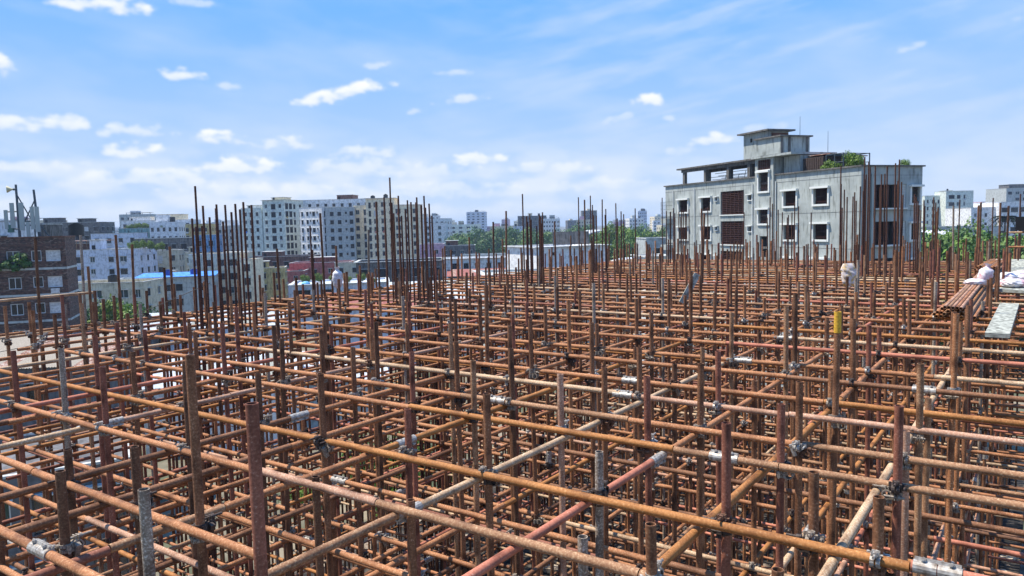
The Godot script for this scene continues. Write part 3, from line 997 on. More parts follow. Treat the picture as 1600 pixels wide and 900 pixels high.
# ------------------------------------------------------------------ loose things on the scaffold
func sack_mesh(w: float, h: float, sd: int, neck := true, power := 0.38, thick := 1.0) -> ArrayMesh:
	var st := mb()
	var nz := FastNoiseLite.new()
	nz.seed = sd
	nz.frequency = 1.6
	nz.fractal_octaves = 4
	var nu := 22
	var nv := 16
	var pt := func(i: int, j: int) -> Vector3:
		var th := TAU * i / nu
		var f := float(j) / nv
		var r := pow(sin(PI * clampf(f * 0.96 + 0.02, 0, 1)), power)
		if neck and f > 0.72:
			r = lerpf(r, 0.28, smoothstep(0.72, 0.86, f))
			if f > 0.9:
				r += (f - 0.9) * 3.0
		var d := Vector3(cos(th), 0, sin(th))
		var k := 1.0 + nz.get_noise_3d(d.x * 1.3, f * 3.0, d.z * 1.3) * 0.34 + nz.get_noise_3d(d.x * 5, f * 8.0, d.z * 5) * 0.15
		return Vector3(signf(d.x) * pow(absf(d.x), 0.75) * r * w * 0.5 * k, f * h, signf(d.z) * pow(absf(d.z), 0.75) * r * w * 0.5 * k * thick)
	for j in nv:
		for i in nu:
			var p := [pt.call(i, j), pt.call(i, j + 1), pt.call(i + 1, j + 1), pt.call(i + 1, j)]
			for k: int in [0, 1, 2, 0, 2, 3]:
				st.set_smooth_group(0)
				st.add_vertex(p[k])
	st.index()
	st.generate_normals()
	return st.commit()


func loose_things() -> void:
	# pipes stacked along the right border
	var n := 0
	for layer in 4:
		for k in 11 - layer * 2:
			var a: float = 0.60 + layer * 0.04 + k * 0.0385
			var h := -1.112 + layer * 0.034
			var b0 := 9.25 + rng.randf() * 0.35
			var tone: String = ["orange", "pinkish", "amber", "speckled", "orange"][rng.randi() % 5]
			single("stacked_pipe", "loose %s pipe lying in the stack along the right border" % tone_words(tone), "scaffold pipe", pipe_mesh(R, 14, 0.012), M.pipes[tone], along(V(a, b0, h + 0.001 * k), V(lerpf(a, 0.74, 0.25) + rng.randfn() * 0.01, b0 + 5.6, h + 0.02 * layer + 0.002 * k)), "pipes stacked along the right border")
			n += 1
	for layer in 2:
		for k in 9 - layer * 2:
			var a: float = 0.62 + layer * 0.04 + k * 0.04
			var tone: String = ["amber", "speckled", "orange"][rng.randi() % 3]
			single("stacked_pipe", "loose %s pipe in the farther stack, behind the white sack" % tone_words(tone), "scaffold pipe", pipe_mesh(R, 14, 0.012), M.pipes[tone], along(V(a, 14.0 + rng.randf() * 0.6, -0.92 + layer * 0.047), V(a, 18.4, -1.0 + layer * 0.047)), "pipes in the farther stack on the right")
	# boards
	single("plank", "long pale board lying across the ledgers at the right edge", "plank", box_mesh(Vector3(-0.095, -0.02, 0), Vector3(0.095, 0.02, 2.75)), M.board, Transform3D(Basis(-A, Vector3.UP, B).orthonormalized(), V(0.335, 8.05, -1.105)))
	single("plank", "short broken pale board under the sacks at the right edge", "plank", box_mesh(Vector3(-0.3, -0.02, 0), Vector3(0.16, 0.02, 0.9)), M.board, Transform3D(Basis(-A, Vector3.UP, B).orthonormalized() * Basis(Vector3.UP, 0.4), V(0.36, 12.4, -1.08)))
	single("plank", "grey board tilted on the ledgers beyond the sacks, right edge", "plank", box_mesh(Vector3(-0.5, -0.02, 0), Vector3(0.3, 0.02, 1.6)), M.board, Transform3D(Basis(-A, Vector3.UP, B).orthonormalized() * Basis(Vector3.RIGHT, -0.09), V(0.3, 16.2, -1.08)))
	single("plank", "narrow pale board end leaning upright in the middle of the grid", "plank", box_mesh(Vector3(-0.045, 0, -0.012), Vector3(0.045, 0.46, 0.012)), M.board, Transform3D(Basis(Vector3.BACK, -0.5), V(4.16, 10.0, -1.16)))
	# sacks
	single("sack", "white and pink sack slumped over the stacked pipes, right side", "sack", sack_mesh(0.18, 0.30, 1, true, 0.3, 0.8), M.sack, Transform3D(Basis(Vector3.BACK, -0.22), V(0.70, 12.4, -1.0)))
	single("sack", "white sack with a pink stripe lying on boards, right edge", "sack", sack_mesh(0.26, 0.2, 2, false), M.sack, Transform3D(Basis(Vector3.UP, 0.7), V(0.44, 13.1, -1.06)))
	single("sack", "flat white sack in front of the two heaped ones, right edge", "sack", sack_mesh(0.3, 0.13, 3, false), M.sack, Transform3D(Basis(Vector3.UP, 1.7), V(0.36, 12.8, -1.06)))
	single("sack", "white and pink sack cut by the picture's right edge", "sack", sack_mesh(0.28, 0.22, 4, false), M.sack, Transform3D(Basis(Vector3.UP, 2.9), V(0.26, 13.2, -1.06)))
	single("sack", "pinkish plastic sheet bunched beside the slumped sack", "plastic sheet", sack_mesh(0.3, 0.11, 7, false, 0.5, 0.7), M.sack, Transform3D(Basis(Vector3.UP, 0.4), V(0.78, 12.1, -1.0)))
	single("sack", "upright white and yellow sack standing in the back rows", "sack", sack_mesh(0.22, 0.37, 5, false, 0.16, 0.55), M.sack_yellow, Transform3D(Basis(Vector3.UP, -0.35) * Basis(Vector3.BACK, 0.06), V(2.56, 13.0, -1.12)))
	single("sack", "clear white plastic bag tied round a pipe on the left edge", "plastic bag", sack_mesh(0.16, 0.36, 6), M.sack_clear, Transform3D(Basis(), V(9.66, 8.6, -1.0)))
	# black box and rails at the far right
	single("black_box", "small black plastic box hung on pipes at the far right", "box", box_mesh(Vector3(-0.12, 0, -0.1), Vector3(0.12, 0.24, 0.1)), M.black_tank, Transform3D(Basis(Vector3.UP, 0.3), V(0.3, 16.2, -0.32)))
	single("guard_rail_pipe", "short pale rail under the black box at the far right", "scaffold pipe", pipe_mesh(R, 12, 0.012), M.pipes["pale"], along(V(0.55, 16.3, -0.36), V(-1.6, 16.3, -0.36)))
	single("guard_rail_pipe", "lower short rail at the far right edge", "scaffold pipe", pipe_mesh(R, 12, 0.012), M.pipes["orange"], along(V(0.55, 16.3, -0.62), V(-1.6, 16.3, -0.62)))
	# formwork planks on the floor below
	for k in 7:
		single("floor_plank", "sunlit timber plank lying on the dark floor under the scaffold", "plank", box_mesh(Vector3(-0.10, 0, -1.4), Vector3(0.10, 0.03, 1.4)), M.timber, Transform3D(Basis(Vector3.UP, 0.95 + rng.randfn() * 0.05), V(6.2 + k * 0.26, 6.4 + rng.randf() * 0.5, SLAB - EYE + 0.004)), "planks on the floor below")
	for k in 6:
		single("floor_plank", "timber plank lying on the floor deep under the near rows", "plank", box_mesh(Vector3(-0.09, 0, -1.2), Vector3(0.09, 0.03, 1.2)), M.timber, Transform3D(Basis(Vector3.UP, -0.55 + rng.randfn() * 0.12), V(2.4 + k * 0.3, 6.1 + rng.randf() * 0.6, SLAB - EYE + 0.004)), "planks on the floor under the near rows")
	# the concrete frame that carries everything
	var t := thing("concrete_building", "unfinished concrete building carrying the whole scaffold on its floor", "building", V(0, 0, -EYE), 0.0)
	var st := mb()
	var fr := Transform3D(Basis(A, Vector3.UP, A.cross(Vector3.UP)).orthonormalized(), Vector3.ZERO)
	# local x runs along A, local z along A x up
	var zb := -1.0 if A.cross(Vector3.UP).dot(B) < 0.0 else 1.0
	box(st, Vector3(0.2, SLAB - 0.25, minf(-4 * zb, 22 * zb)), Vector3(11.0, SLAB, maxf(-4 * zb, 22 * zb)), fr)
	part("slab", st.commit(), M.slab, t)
	for k in 5:
		for j in 4:
			st = mb()
			var c := A * (-2.6 + j * 4.45) + B * (0.4 + k * 5.2)
			box(st, Vector3(-0.25, 0, -0.25), Vector3(0.25, SLAB - 0.25, 0.25), Transform3D(fr.basis, c))
			part("column", st.commit(), M.concrete_dark, t)
	for k in 4:
		st = mb()
		box(st, Vector3(-3.0, 0, minf(-3.8 * zb, 21.8 * zb)), Vector3(10.8, 0.2, maxf(-3.8 * zb, 21.8 * zb)), Transform3D(fr.basis, Vector3(0, 3.0 * (k + 1), 0)))
		part("floor", st.commit(), M.concrete_dark, t)
	# cement lumps and rubble
	var lumps: Array = []
	var cols: Array = []
	for k in 1500:
		var s := 0.02 + 0.07 * rng.randf() ** 3
		lumps.append(Transform3D(Basis.from_euler(Vector3(rng.randf() * 6, rng.randf() * 6, rng.randf() * 6)).scaled(Vector3(s * 1.6, s * 0.6, s)), V(-2.5 + rng.randf() * 13.0, 0.5 + rng.randf() * 20.5, SLAB - EYE + s * 0.2)))
		cols.append(Color(0.75, 0.71, 0.64).lerp(Color(0.45, 0.38, 0.32), rng.randf()).srgb_to_linear())
	copies("cement_rubble", box_mesh(Vector3(-1, -1, -1), Vector3(1, 1, 1)), M.tint, lumps, cols, "crumbs and lumps of cement strewn over the floor below", "rubble")


# ------------------------------------------------------------------ buildings
func facade(st: SurfaceTool, o: Vector3, ux: Vector3, w: float, y0: float, y1: float, n: Vector3, holes: Array, reveal: float) -> void:
	var xs: Array = [0.0, w]
	var ys: Array = [y0, y1]
	for hl: Rect2 in holes:
		for v in [hl.position.x, hl.end.x]:
			if not xs.has(v): xs.append(v)
		for v in [hl.position.y, hl.end.y]:
			if not ys.has(v): ys.append(v)
	xs.sort()
	ys.sort()
	for j in ys.size() - 1:
		var run := -1
		for i in xs.size():
			var solid := false
			if i < xs.size() - 1:
				solid = true
				var c := Vector2((xs[i] + xs[i + 1]) / 2, (ys[j] + ys[j + 1]) / 2)
				for hl: Rect2 in holes:
					if hl.has_point(c):
						solid = false
						break
			if solid and run < 0:
				run = i
			if not solid and run >= 0:
				var p: Vector3 = o + ux * xs[run]
				var q: Vector3 = o + ux * xs[i]
				quad(st, p + Vector3(0, ys[j], 0), q + Vector3(0, ys[j], 0), q + Vector3(0, ys[j + 1], 0), p + Vector3(0, ys[j + 1], 0), n)
				run = -1
	for hl: Rect2 in holes:
		var p := o + ux * hl.position.x
		var q := o + ux * hl.end.x
		var lo := Vector3(0, hl.position.y, 0)
		var hi := Vector3(0, hl.end.y, 0)
		var k := -n * reveal
		quad(st, p + lo, p + hi, p + hi + k, p + lo + k, ux)
		quad(st, q + lo, q + hi, q + hi + k, q + lo + k, -ux)
		quad(st, p + lo, q + lo, q + lo + k, p + lo + k, Vector3.UP)
		quad(st, p + hi, q + hi, q + hi + k, p + hi + k, Vector3.DOWN)


# a window set in a hole w by h; origin at its middle in the wall's outer face, +z outward
func window_mesh(w: float, h: float, style: String) -> ArrayMesh:
	var key := "win%.2f_%.2f_%s" % [w, h, style]
	if cache.has(key):
		return cache[key]
	var am := ArrayMesh.new()
	var st := mb()
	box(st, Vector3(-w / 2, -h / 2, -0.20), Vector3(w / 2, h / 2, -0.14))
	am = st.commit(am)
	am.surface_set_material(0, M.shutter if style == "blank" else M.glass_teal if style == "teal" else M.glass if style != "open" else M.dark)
	st = mb()
	var f := 0.06 if style != "white" else 0.075
	for s in [-1.0, 1.0]:
		box(st, Vector3(minf(s * w / 2, s * (w / 2 - f)), -h / 2, -0.14), Vector3(maxf(s * w / 2, s * (w / 2 - f)), h / 2, -0.07))
		box(st, Vector3(-w / 2 + f, minf(s * h / 2, s * (h / 2 - f)), -0.14), Vector3(w / 2 - f, maxf(s * h / 2, s * (h / 2 - f)), -0.07))
	if style != "open" and style != "blank":
		box(st, Vector3(-0.03, -h / 2 + f, -0.14), Vector3(0.03, h / 2 - f, -0.08))
	am = st.commit(am)
	am.surface_set_material(1, M.frame if style in ["white", "teal", "blank"] else M.frame_dark)
	if style != "blank" and style != "white":
		st = mb()
		box(st, Vector3(-w / 2 - 0.12, h / 2 + 0.02, 0.002), Vector3(w / 2 + 0.12, h / 2 + 0.10, 0.38))
		box(st, Vector3(-w / 2 - 0.06, -h / 2 - 0.09, 0.002), Vector3(w / 2 + 0.06, -h / 2 - 0.005, 0.09))
		am = st.commit(am)
		am.surface_set_material(2, M.concrete_trim)
	cache[key] = am
	return am


# x, z: left front corner seen from the viewer; front faces +z locally, the body goes back by d.
# cols: [middle along the front, width, height, sill above floor, style]
func block(called: String, label: String, x: float, z: float, yaw: float, w: float, d: float, top: float, fh: float, floors: int, cols: Array, side_cols: Array, mat: Material, o := {}) -> Node3D:
	var t := thing(called, label, o.get("category", "building"), Vector3(x, 0, z), deg_to_rad(yaw), o.get("group", ""))
	var par: float = o.get("parapet", 0.9)
	var st := mb()
	var sides := [[Vector3.ZERO, Vector3.RIGHT, w, Vector3.BACK, cols, 0.0], [Vector3(w, 0, 0), Vector3.FORWARD, d, Vector3.RIGHT, side_cols, PI / 2], [Vector3(0, 0, -d), Vector3.BACK, d, Vector3.LEFT, o.get("left_cols", []), -PI / 2], [Vector3(w, 0, -d), Vector3.LEFT, w, Vector3.FORWARD, [], 0.0]]
	var wins: Array = []
	for s in sides:
		var holes: Array = []
		for k in floors:
			var fl := top - par - fh * (k + 1)
			if fl < 0.5:
				break
			for c in s[4]:
				var hl := Rect2(c[0] - c[1] / 2.0, fl + c[3], c[1], c[2])
				if hl.position.x < 0.1 or hl.end.x > s[2] - 0.1:
					continue
				holes.append(hl)
				wins.append([s[0] + s[1] * float(c[0]) + Vector3(0, fl + c[3] + c[2] / 2.0, 0), s[5], c])
		facade(st, s[0], s[1], s[2], 0.0, top, s[3], holes, 0.2)
	var k := 0.18
	quad(st, Vector3(0, top - par, 0), Vector3(w, top - par, 0), Vector3(w, top - par, -d), Vector3(0, top - par, -d), Vector3.UP)
	# parapet: inner faces and coping
	facade(st, Vector3(k, 0, -k), Vector3.RIGHT, w - 2 * k, top - par, top, Vector3.FORWARD, [], 0.1)
	facade(st, Vector3(k, 0, -d + k), Vector3.RIGHT, w - 2 * k, top - par, top, Vector3.BACK, [], 0.1)
	facade(st, Vector3(k, 0, -k), Vector3.FORWARD, d - 2 * k, top - par, top, Vector3.RIGHT, [], 0.1)
	facade(st, Vector3(w - k, 0, -k), Vector3.FORWARD, d - 2 * k, top - par, top, Vector3.LEFT, [], 0.1)
	part("wall", st.commit(), mat, t)
	st = mb()
	var e: float = o.get("eave", 0.08)
	box(st, Vector3(-e, top, -k), Vector3(w + e, top + 0.12, e))
	box(st, Vector3(-e, top, -d - e), Vector3(w + e, top + 0.12, -d + k))
	box(st, Vector3(-e, top, -d + k), Vector3(k, top + 0.12, -k))
	box(st, Vector3(w - k, top, -d + k), Vector3(w + e, top + 0.12, -k))
	part("coping", st.commit(), o.get("trim", M.concrete_trim), t)
	if o.has("band"):
		for i in floors:
			var fl: float = top - par - fh * (i + 1)
			if fl < 0.5:
				break
			st = mb()
			box(st, Vector3(-0.05, fl - 0.12, -0.1), Vector3(w + 0.05, fl + 0.12, 0.05))
			box(st, Vector3(w - 0.1, fl - 0.12, -d - 0.05), Vector3(w + 0.05, fl + 0.12, -0.1))
			part("floor_band", st.commit(), o.band, t)
	for v in wins:
		var c: Array = v[2]
		var style: String = c[4] if c.size() > 4 else "dark"
		if style == "dark":
			var luck := rng.randf()
			style = "open" if luck < 0.2 else "teal" if luck < 0.32 else "blank" if luck < 0.36 else style
		var wt := Transform3D(Basis(Vector3.UP, v[1]), v[0])
		part("window", window_mesh(c[1], c[2], style), null, t, wt)
		var extra := rng.randf()
		if extra < 0.10 and style != "white":     # an air conditioner on the wall below the sill
			part("air_conditioner", box_mesh(Vector3(-0.42, -0.55, 0.02), Vector3(0.42, 0.0, 0.34)), M.shutter, t, wt.translated_local(Vector3(0, -float(c[2]) / 2 - 0.12, 0)))
		elif extra < 0.15 and style != "white":   # washing hung out
			part("washing", box_mesh(Vector3(-0.5, -0.75, 0.12), Vector3(0.4, 0.0, 0.15)), [M.red_wall, M.tarp_blue, M.shutter, M.yellow_wall][rng.randi() % 4], t, wt.translated_local(Vector3(0, -float(c[2]) / 2 + 0.25, 0.0)))
	for b in o.get("rooms", []):     # rooms on the roof: x0, x1, z0, z1, height, material
		st = mb()
		var y := top - par
		box(st, Vector3(b[0], y, -b[3]), Vector3(b[1], y + b[4], -b[2]))
		var m := part("roof_room", st.commit(), b[5] if b.size() > 5 else mat, t)
		st = mb()
		box(st, Vector3(b[0] - 0.3, y + b[4], -b[3] - 0.3), Vector3(b[1] + 0.3, y + b[4] + 0.14, -b[2] + 0.3))
		part("roof_slab", st.commit(), o.get("trim", M.concrete_trim), m)
		st = mb()
		box(st, Vector3(b[0] + 0.5, y + 0.05, -b[2]), Vector3(b[0] + 1.35, y + 2.0, -b[2] + 0.03))
		part("door", st.commit(), M.dark, m)
	return t


func tank(x: float, y: float, z: float, r: float, h: float, mat: Material, label: String) -> void:
	var st := mb()
	rod(st, Vector3.ZERO, Vector3(0, h * 0.82, 0), r, r, 18)
	rod(st, Vector3(0, h * 0.82, 0), Vector3(0, h * 0.96, 0), r, r * 0.4, 18)
	rod(st, Vector3(0, h * 0.96, 0), Vector3(0, h, 0), r * 0.35, r * 0.35, 12)
	for k in 4:
		collar(st, Transform3D(Basis(), Vector3(0, h * (0.15 + 0.2 * k), 0)), r * 1.03, 0.06, 18)
	single("water_tank", label, "water tank", st.commit(), mat, Transform3D(Basis(), Vector3(x, y, z)))


func grid_cols(w: float, n: int, ww: float, hh: float, sill := 0.9, style := "dark") -> Array:
	var out: Array = []
	for k in n:
		out.append([w * (k + 0.5) / n, ww, hh, sill, style])
	return out


# ------------------------------------------------------------------ the unfinished grey building on the right
func grey_building() -> void:
	var t := thing("grey_concrete_building", "unfinished grey concrete building with open windows on the right", "building", Vector3(28.2, 0, -61.0), deg_to_rad(19.63))
	var long_w := 29.7
	var short_w := 6.45
	# openings on the long left face: u0, u1, y0, y1, kind
	var op := [[24.95, 26.8, 20.9, 22.25, "win"], [20.6, 22.35, 20.92, 22.33, "win"], [19.35, 19.75, 21.95, 22.3, "vent"], [15.03, 18.9, 20.45, 22.83, "grille"], [13.75, 14.3, 21.8, 22.3, "vent"], [7.5, 9.15, 21.05, 22.4, "win"], [3.62, 5.3, 21.1, 22.45, "win"]]
	var all: Array = []
	for k in 4:
		for o in op:
			all.append([o[0], o[1], o[2] - 3.05 * k, o[3] - 3.05 * k, o[4]])
	var bay := [[10.98, 12.4, 22.55, 24.3, "win"], [11.0, 12.4, 19.5, 20.82, "win"], [11.05, 12.28, 16.3, 18.3, "door"], [11.05, 12.35, 13.3, 14.8, "win"], [10.75, 12.65, 24.55, 25.5, "louvre"]]
	var st := mb()
	var holes: Array = []
	for o in all:
		holes.append(Rect2(o[0], o[2], o[1] - o[0], o[3] - o[2]))
	var hl2 := holes.duplicate()
	hl2.append(Rect2(10.35, 0.0, 2.65, 23.95))     # the stair bay stands there
	facade(st, Vector3.ZERO, Vector3.FORWARD, long_w, 0.0, 23.95, Vector3.LEFT, hl2, 0.22)
	var sh := [[1.42, 4.05, 20.6, 22.5, "open"], [4.1, 4.74, 20.6, 22.5, "louvre"], [5.25, 6.15, 20.95, 22.3, "win"]]
	var alls: Array = []
	for k in 4:
		for o in sh:
			alls.append([o[0], o[1], o[2] - 3.0 * k, o[3] - 3.0 * k, o[4]])
	holes = []
	for o in alls:
		holes.append(Rect2(o[0], o[2], o[1] - o[0], o[3] - o[2]))
	facade(st, Vector3.ZERO, Vector3.RIGHT, short_w, 0.0, 23.95, Vector3.BACK, holes, 0.22)
	facade(st, Vector3(short_w, 0, 0), Vector3.FORWARD, long_w, 0.0, 23.95, Vector3.RIGHT, [], 0.2)
	facade(st, Vector3(0, 0, -long_w), Vector3.RIGHT, short_w, 0.0, 23.95, Vector3.FORWARD, [], 0.2)
	part("wall", st.commit(), M.hero, t)
	for y in [20.35, 17.3, 14.25, 23.25]:
		st = mb()
		box(st, Vector3(-0.012, y, -10.34), Vector3(0.0, y + 0.025, 0.0))
		box(st, Vector3(-0.012, y, -long_w), Vector3(0.0, y + 0.025, -13.01))
		box(st, Vector3(0.0, y, 0.0), Vector3(short_w, y + 0.025, 0.012))
		part("pour_line", st.commit(), M.concrete_dark, t)
	# inside: floors, a brown inner wall, roof
	for k in 8:
		st = mb()
		box(st, Vector3(0.02, 23.2 - 3.05 * k, -long_w + 0.02), Vector3(short_w - 0.02, 23.4 - 3.05 * k, -0.02))
		part("floor", st.commit(), M.concrete_dark, t)
	st = mb()
	box(st, Vector3(3.1, 0.1, -long_w + 0.3), Vector3(3.25, 23.2, -0.4))
	for u in [1.5, 6.4, 10.3, 13.2, 19.5, 24.0]:
		box(st, Vector3(0.25, 0.1, -u - 0.12), Vector3(3.1, 23.2, -u))
	part("inner_wall", st.commit(), M.brown_brick, t)
	# parapet coping with a drip edge
	st = mb()
	box(st, Vector3(-0.16, 23.95, -10.3), Vector3(0.15, 24.07, 0.16))
	box(st, Vector3(-0.16, 23.92, -long_w - 0.16), Vector3(0.15, 24.04, -13.05))
	box(st, Vector3(0.15, 23.95, -0.15), Vector3(short_w + 0.16, 24.07, 0.16))
	box(st, Vector3(short_w - 0.15, 23.95, -long_w - 0.16), Vector3(short_w + 0.16, 24.07, -0.15))
	part("coping", st.commit(), M.concrete_dark, t)
	# stair bay
	st = mb()
	holes = []
	for o in bay:
		holes.append(Rect2(o[0] - 10.35, o[2], o[1] - o[0], o[3] - o[2]))
	facade(st, Vector3(-0.25, 0, -10.35), Vector3.FORWARD, 2.65, 0.0, 25.65, Vector3.LEFT, holes, 0.25)
	facade(st, Vector3(-0.25, 0, -10.35), Vector3.RIGHT, 2.2, 0.0, 25.65, Vector3.BACK, [], 0.2)
	facade(st, Vector3(-0.25, 0, -13.0), Vector3.RIGHT, 2.2, 0.0, 25.65, Vector3.FORWARD, [], 0.2)
	facade(st, Vector3(1.95, 0, -10.35), Vector3.FORWARD, 2.65, 23.5, 25.65, Vector3.RIGHT, [], 0.2)
	part("stair_bay", st.commit(), M.hero, t)
	# frames, hoods, grilles
	var framed: Array = []
	for o in all:
		framed.append([o, Transform3D(Basis(Vector3.UP, -PI / 2), Vector3(0, 0, 0))])
	for o in bay:
		framed.append([o, Transform3D(Basis(Vector3.UP, -PI / 2), Vector3(-0.25, 0, 0))])
	for o in alls:
		framed.append([o, Transform3D()])
	for fr in framed:
		var o: Array = fr[0]
		var tr: Transform3D = fr[1]
		var left := tr.basis.x.dot(Vector3.RIGHT) < 0.5       # the long face counts u away from the corner
		var x0: float = -o[1] if left else o[0]
		var x1: float = -o[0] if left else o[1]
		var flip := Transform3D(Basis(), Vector3.ZERO)
		if left:
			# local x of a left-facing frame runs towards the viewer: -u
			flip = Transform3D(Basis(), Vector3.ZERO)
		var y0: float = o[2]
		var y1: float = o[3]
		var g := tr * flip
		if o[4] == "win" or o[4] == "vent":
			st = mb()
			var f := 0.17 if o[4] == "win" else 0.08
			box(st, Vector3(x0 - f, y0 - f, 0.003), Vector3(x0, y1, 0.11), g)
			box(st, Vector3(x1, y0 - f, 0.003), Vector3(x1 + f, y1, 0.11), g)
			box(st, Vector3(x0, y0 - f, 0.003), Vector3(x1, y0, 0.13), g)
			box(st, Vector3(x0 - f - 0.08, y1, 0.003), Vector3(x1 + f + 0.08, y1 + f, 0.30), g)
			var wn := part("window_frame", st.commit(), M.hero_trim, t)
			if o[4] == "win":
				st = mb()
				var nb := int((x1 - x0) / 0.14)
				for k in nb:
					var xx := x0 + (x1 - x0) * (k + 0.5) / nb
					box(st, Vector3(xx - 0.008, y0, -0.16), Vector3(xx + 0.008, y1, -0.144), g)
				for k in 3:
					var yy := y0 + (y1 - y0) * (k + 0.5) / 3.0
					box(st, Vector3(x0, yy - 0.01, -0.143), Vector3(x1, yy + 0.01, -0.13), g)
				part("window_bars", st.commit(), M.grille, wn)
		elif o[4] == "grille" or o[4] == "louvre":
			var bars := int((y1 - y0) / (0.17 if o[4] == "grille" else 0.13))
			st = mb()
			for k in bars:
				var yy := y0 + (y1 - y0) * (k + 0.5) / bars
				box(st, Vector3(x0, yy - 0.022, -0.12), Vector3(x1, yy + 0.022, -0.085), g)
			for k in 6:
				var xx := x0 + (x1 - x0) * (k + 0.5) / 6.0
				box(st, Vector3(xx - 0.02, y0, -0.084), Vector3(xx + 0.02, y1, -0.06), g)
			part("grille", st.commit(), M.grille if o[4] == "grille" or left else M.hero_trim, t)
			st = mb()
			box(st, Vector3(x0 - 0.08, y0 - 0.1, 0.003), Vector3(x1 + 0.08, y0, 0.12), g)
			part("sill", st.commit(), M.hero_trim, t)
		elif o[4] == "open":
			st = mb()
			box(st, Vector3(x0 - 0.05, y0 - 0.12, 0.003), Vector3(x1 + 0.05, y0, 0.45), g)
			part("sill", st.commit(), M.hero_trim, t)
			st = mb()
			for k in 6:
				var xx := x0 + (x1 - x0) * (k + 0.5) / 6.0
				box(st, Vector3(xx - 0.015, y0, -0.1), Vector3(xx + 0.015, y1, -0.07), g)
			part("window_bars", st.commit(), M.grille, t)
	# drain pipes and cable runs
	for u in [10.2, 13.25, 13.6, 27.9, 23.6]:
		part("drain_pipe", rod_mesh(0.055, 0.055, 8), M.hero_trim, t, along(Vector3(-0.1, 0, -u), Vector3(-0.1, 23.4, -u)))
	for v in [0.25, 0.45, 0.75, 1.05]:
		part("drain_pipe", rod_mesh(0.06, 0.06, 8), M.antenna, t, along(Vector3(v, 0, 0.1), Vector3(v, 23.4, 0.1)))
	# roof: open loggia with columns and a slab, on the left half
	st = mb()
	box(st, Vector3(-0.2, 25.62, -27.0), Vector3(3.8, 25.78, -13.05))
	box(st, Vector3(0.05, 25.3, -26.4), Vector3(0.35, 25.62, -13.1))
	box(st, Vector3(3.2, 25.3, -26.4), Vector3(3.5, 25.62, -13.1))
	part("loggia_roof", st.commit(), M.concrete_dark, t)
	for u in [25.9, 21.8, 17.8, 14.4]:
		for x in [0.05, 3.2]:
			st = mb()
			box(st, Vector3(x, 23.4, -u - 0.2), Vector3(x + 0.32, 25.3, -u + 0.2))
			part("loggia_column", st.commit(), M.concrete_dark, t)
	st = mb()
	for k in 5:
		rod(st, Vector3(0.8 + k * 0.3, 24.2 + 0.35 * (k % 3), -13.3 - k), Vector3(0.9 + k * 0.3, 24.3 + 0.3 * (k % 3), -20.0 - k), 0.03, 0.03, 5)
		rod(st, Vector3(1.0, 23.4, -15.5 - k * 1.1), Vector3(1.2, 24.6 + 0.3 * (k % 2), -15.2 - k * 1.1), 0.03, 0.03, 5)
	part("loose_bars", st.commit(), M.frame_dark, t)
	# stair head and the tank room on it
	st = mb()
	box(st, Vector3(0.0, 25.8, -15.1), Vector3(2.3, 28.15, -11.4))
	var hd := part("stair_head", st.commit(), M.hero, t)
	st = mb()
	box(st, Vector3(-0.45, 28.15, -15.55), Vector3(2.75, 28.30, -10.95))
	part("roof_slab", st.commit(), M.concrete_dark, hd)
	st = mb()
	box(st, Vector3(0.35, 26.9, -11.4), Vector3(2.28, 28.0, -11.36))
	part("brick_patch", st.commit(), M.brown_brick, hd)
	st = mb()
	box(st, Vector3(-0.02, 27.35, -14.05), Vector3(0.05, 27.7, -13.75))
	part("vent", st.commit(), M.dark, hd)
	st = mb()
	box(st, Vector3(-0.3, 25.9, -12.75), Vector3(3.0, 27.4, -9.33))
	var tr2 := part("tank_room", st.commit(), M.hero, t)
	st = mb()
	box(st, Vector3(-0.5, 27.4, -12.95), Vector3(3.2, 27.53, -9.1))
	part("roof_slab", st.commit(), M.concrete_dark, tr2)
	st = mb()
	for x in [-0.28, 0.55, 2.55]:
		box(st, Vector3(x, 25.9, -9.328), Vector3(x + 0.25, 27.4, -9.27))
	part("pilaster", st.commit(), M.concrete_dark, tr2)
	st = mb()
	box(st, Vector3(-0.55, 25.65, -13.2), Vector3(4.6, 25.85, -7.6))
	part("landing_slab", st.commit(), M.hero, t)
	st = mb()
	box(st, Vector3(0.6, 23.4, -9.9), Vector3(3.6, 25.6, -7.75))
	part("stair_room", st.commit(), M.hero, t)
	# tin canopy over a boarded shed
	st = mb()
	box(st, Vector3(0.9, 23.4, -7.7), Vector3(4.2, 25.25, -5.2))
	var shed := part("boarded_shed", st.commit(), M.dark_board, t)
	st = mb()
	for k in 9:
		box(st, Vector3(0.86, 23.4, -7.6 + k * 0.27), Vector3(0.9, 25.2, -7.4 + k * 0.27))
	part("board", st.commit(), M.dark_board, shed)
	st = mb()
	box(st, Vector3(0.4, 25.42, -7.8), Vector3(4.6, 25.48, -5.0), Transform3D(Basis(Vector3.BACK, -0.04), Vector3(0, 0.06, 0)))
	part("tin_roof", st.commit(), M.tin_rust, shed)
	st = mb()
	for u in [3.0, 4.0, 5.0]:
		for x in [1.0, 3.8]:
			rod(st, Vector3(x, 23.4, -u), Vector3(x, 25.35, -u), 0.05, 0.05, 6)
		rod(st, Vector3(1.0, 25.3, -u), Vector3(3.8, 25.3, -u), 0.04, 0.04, 6)
	for y in [24.0, 24.6, 25.32]:
		rod(st, Vector3(1.0, y, -5.0), Vector3(1.0, y, -3.0), 0.04, 0.04, 6)
		rod(st, Vector3(3.8, y, -5.0), Vector3(3.8, y, -3.0), 0.04, 0.04, 6)
	part("open_frame", st.commit(), M.mast, t)
	for p in [[1.6, -9.0, 29.2, 27.5], [3.9, -8.0, 27.8, 25.8]]:
		part("aerial", rod_mesh(0.025, 0.015, 6), M.mast, t, along(Vector3(p[0], p[3], p[1]), Vector3(p[0], p[2], p[1])))
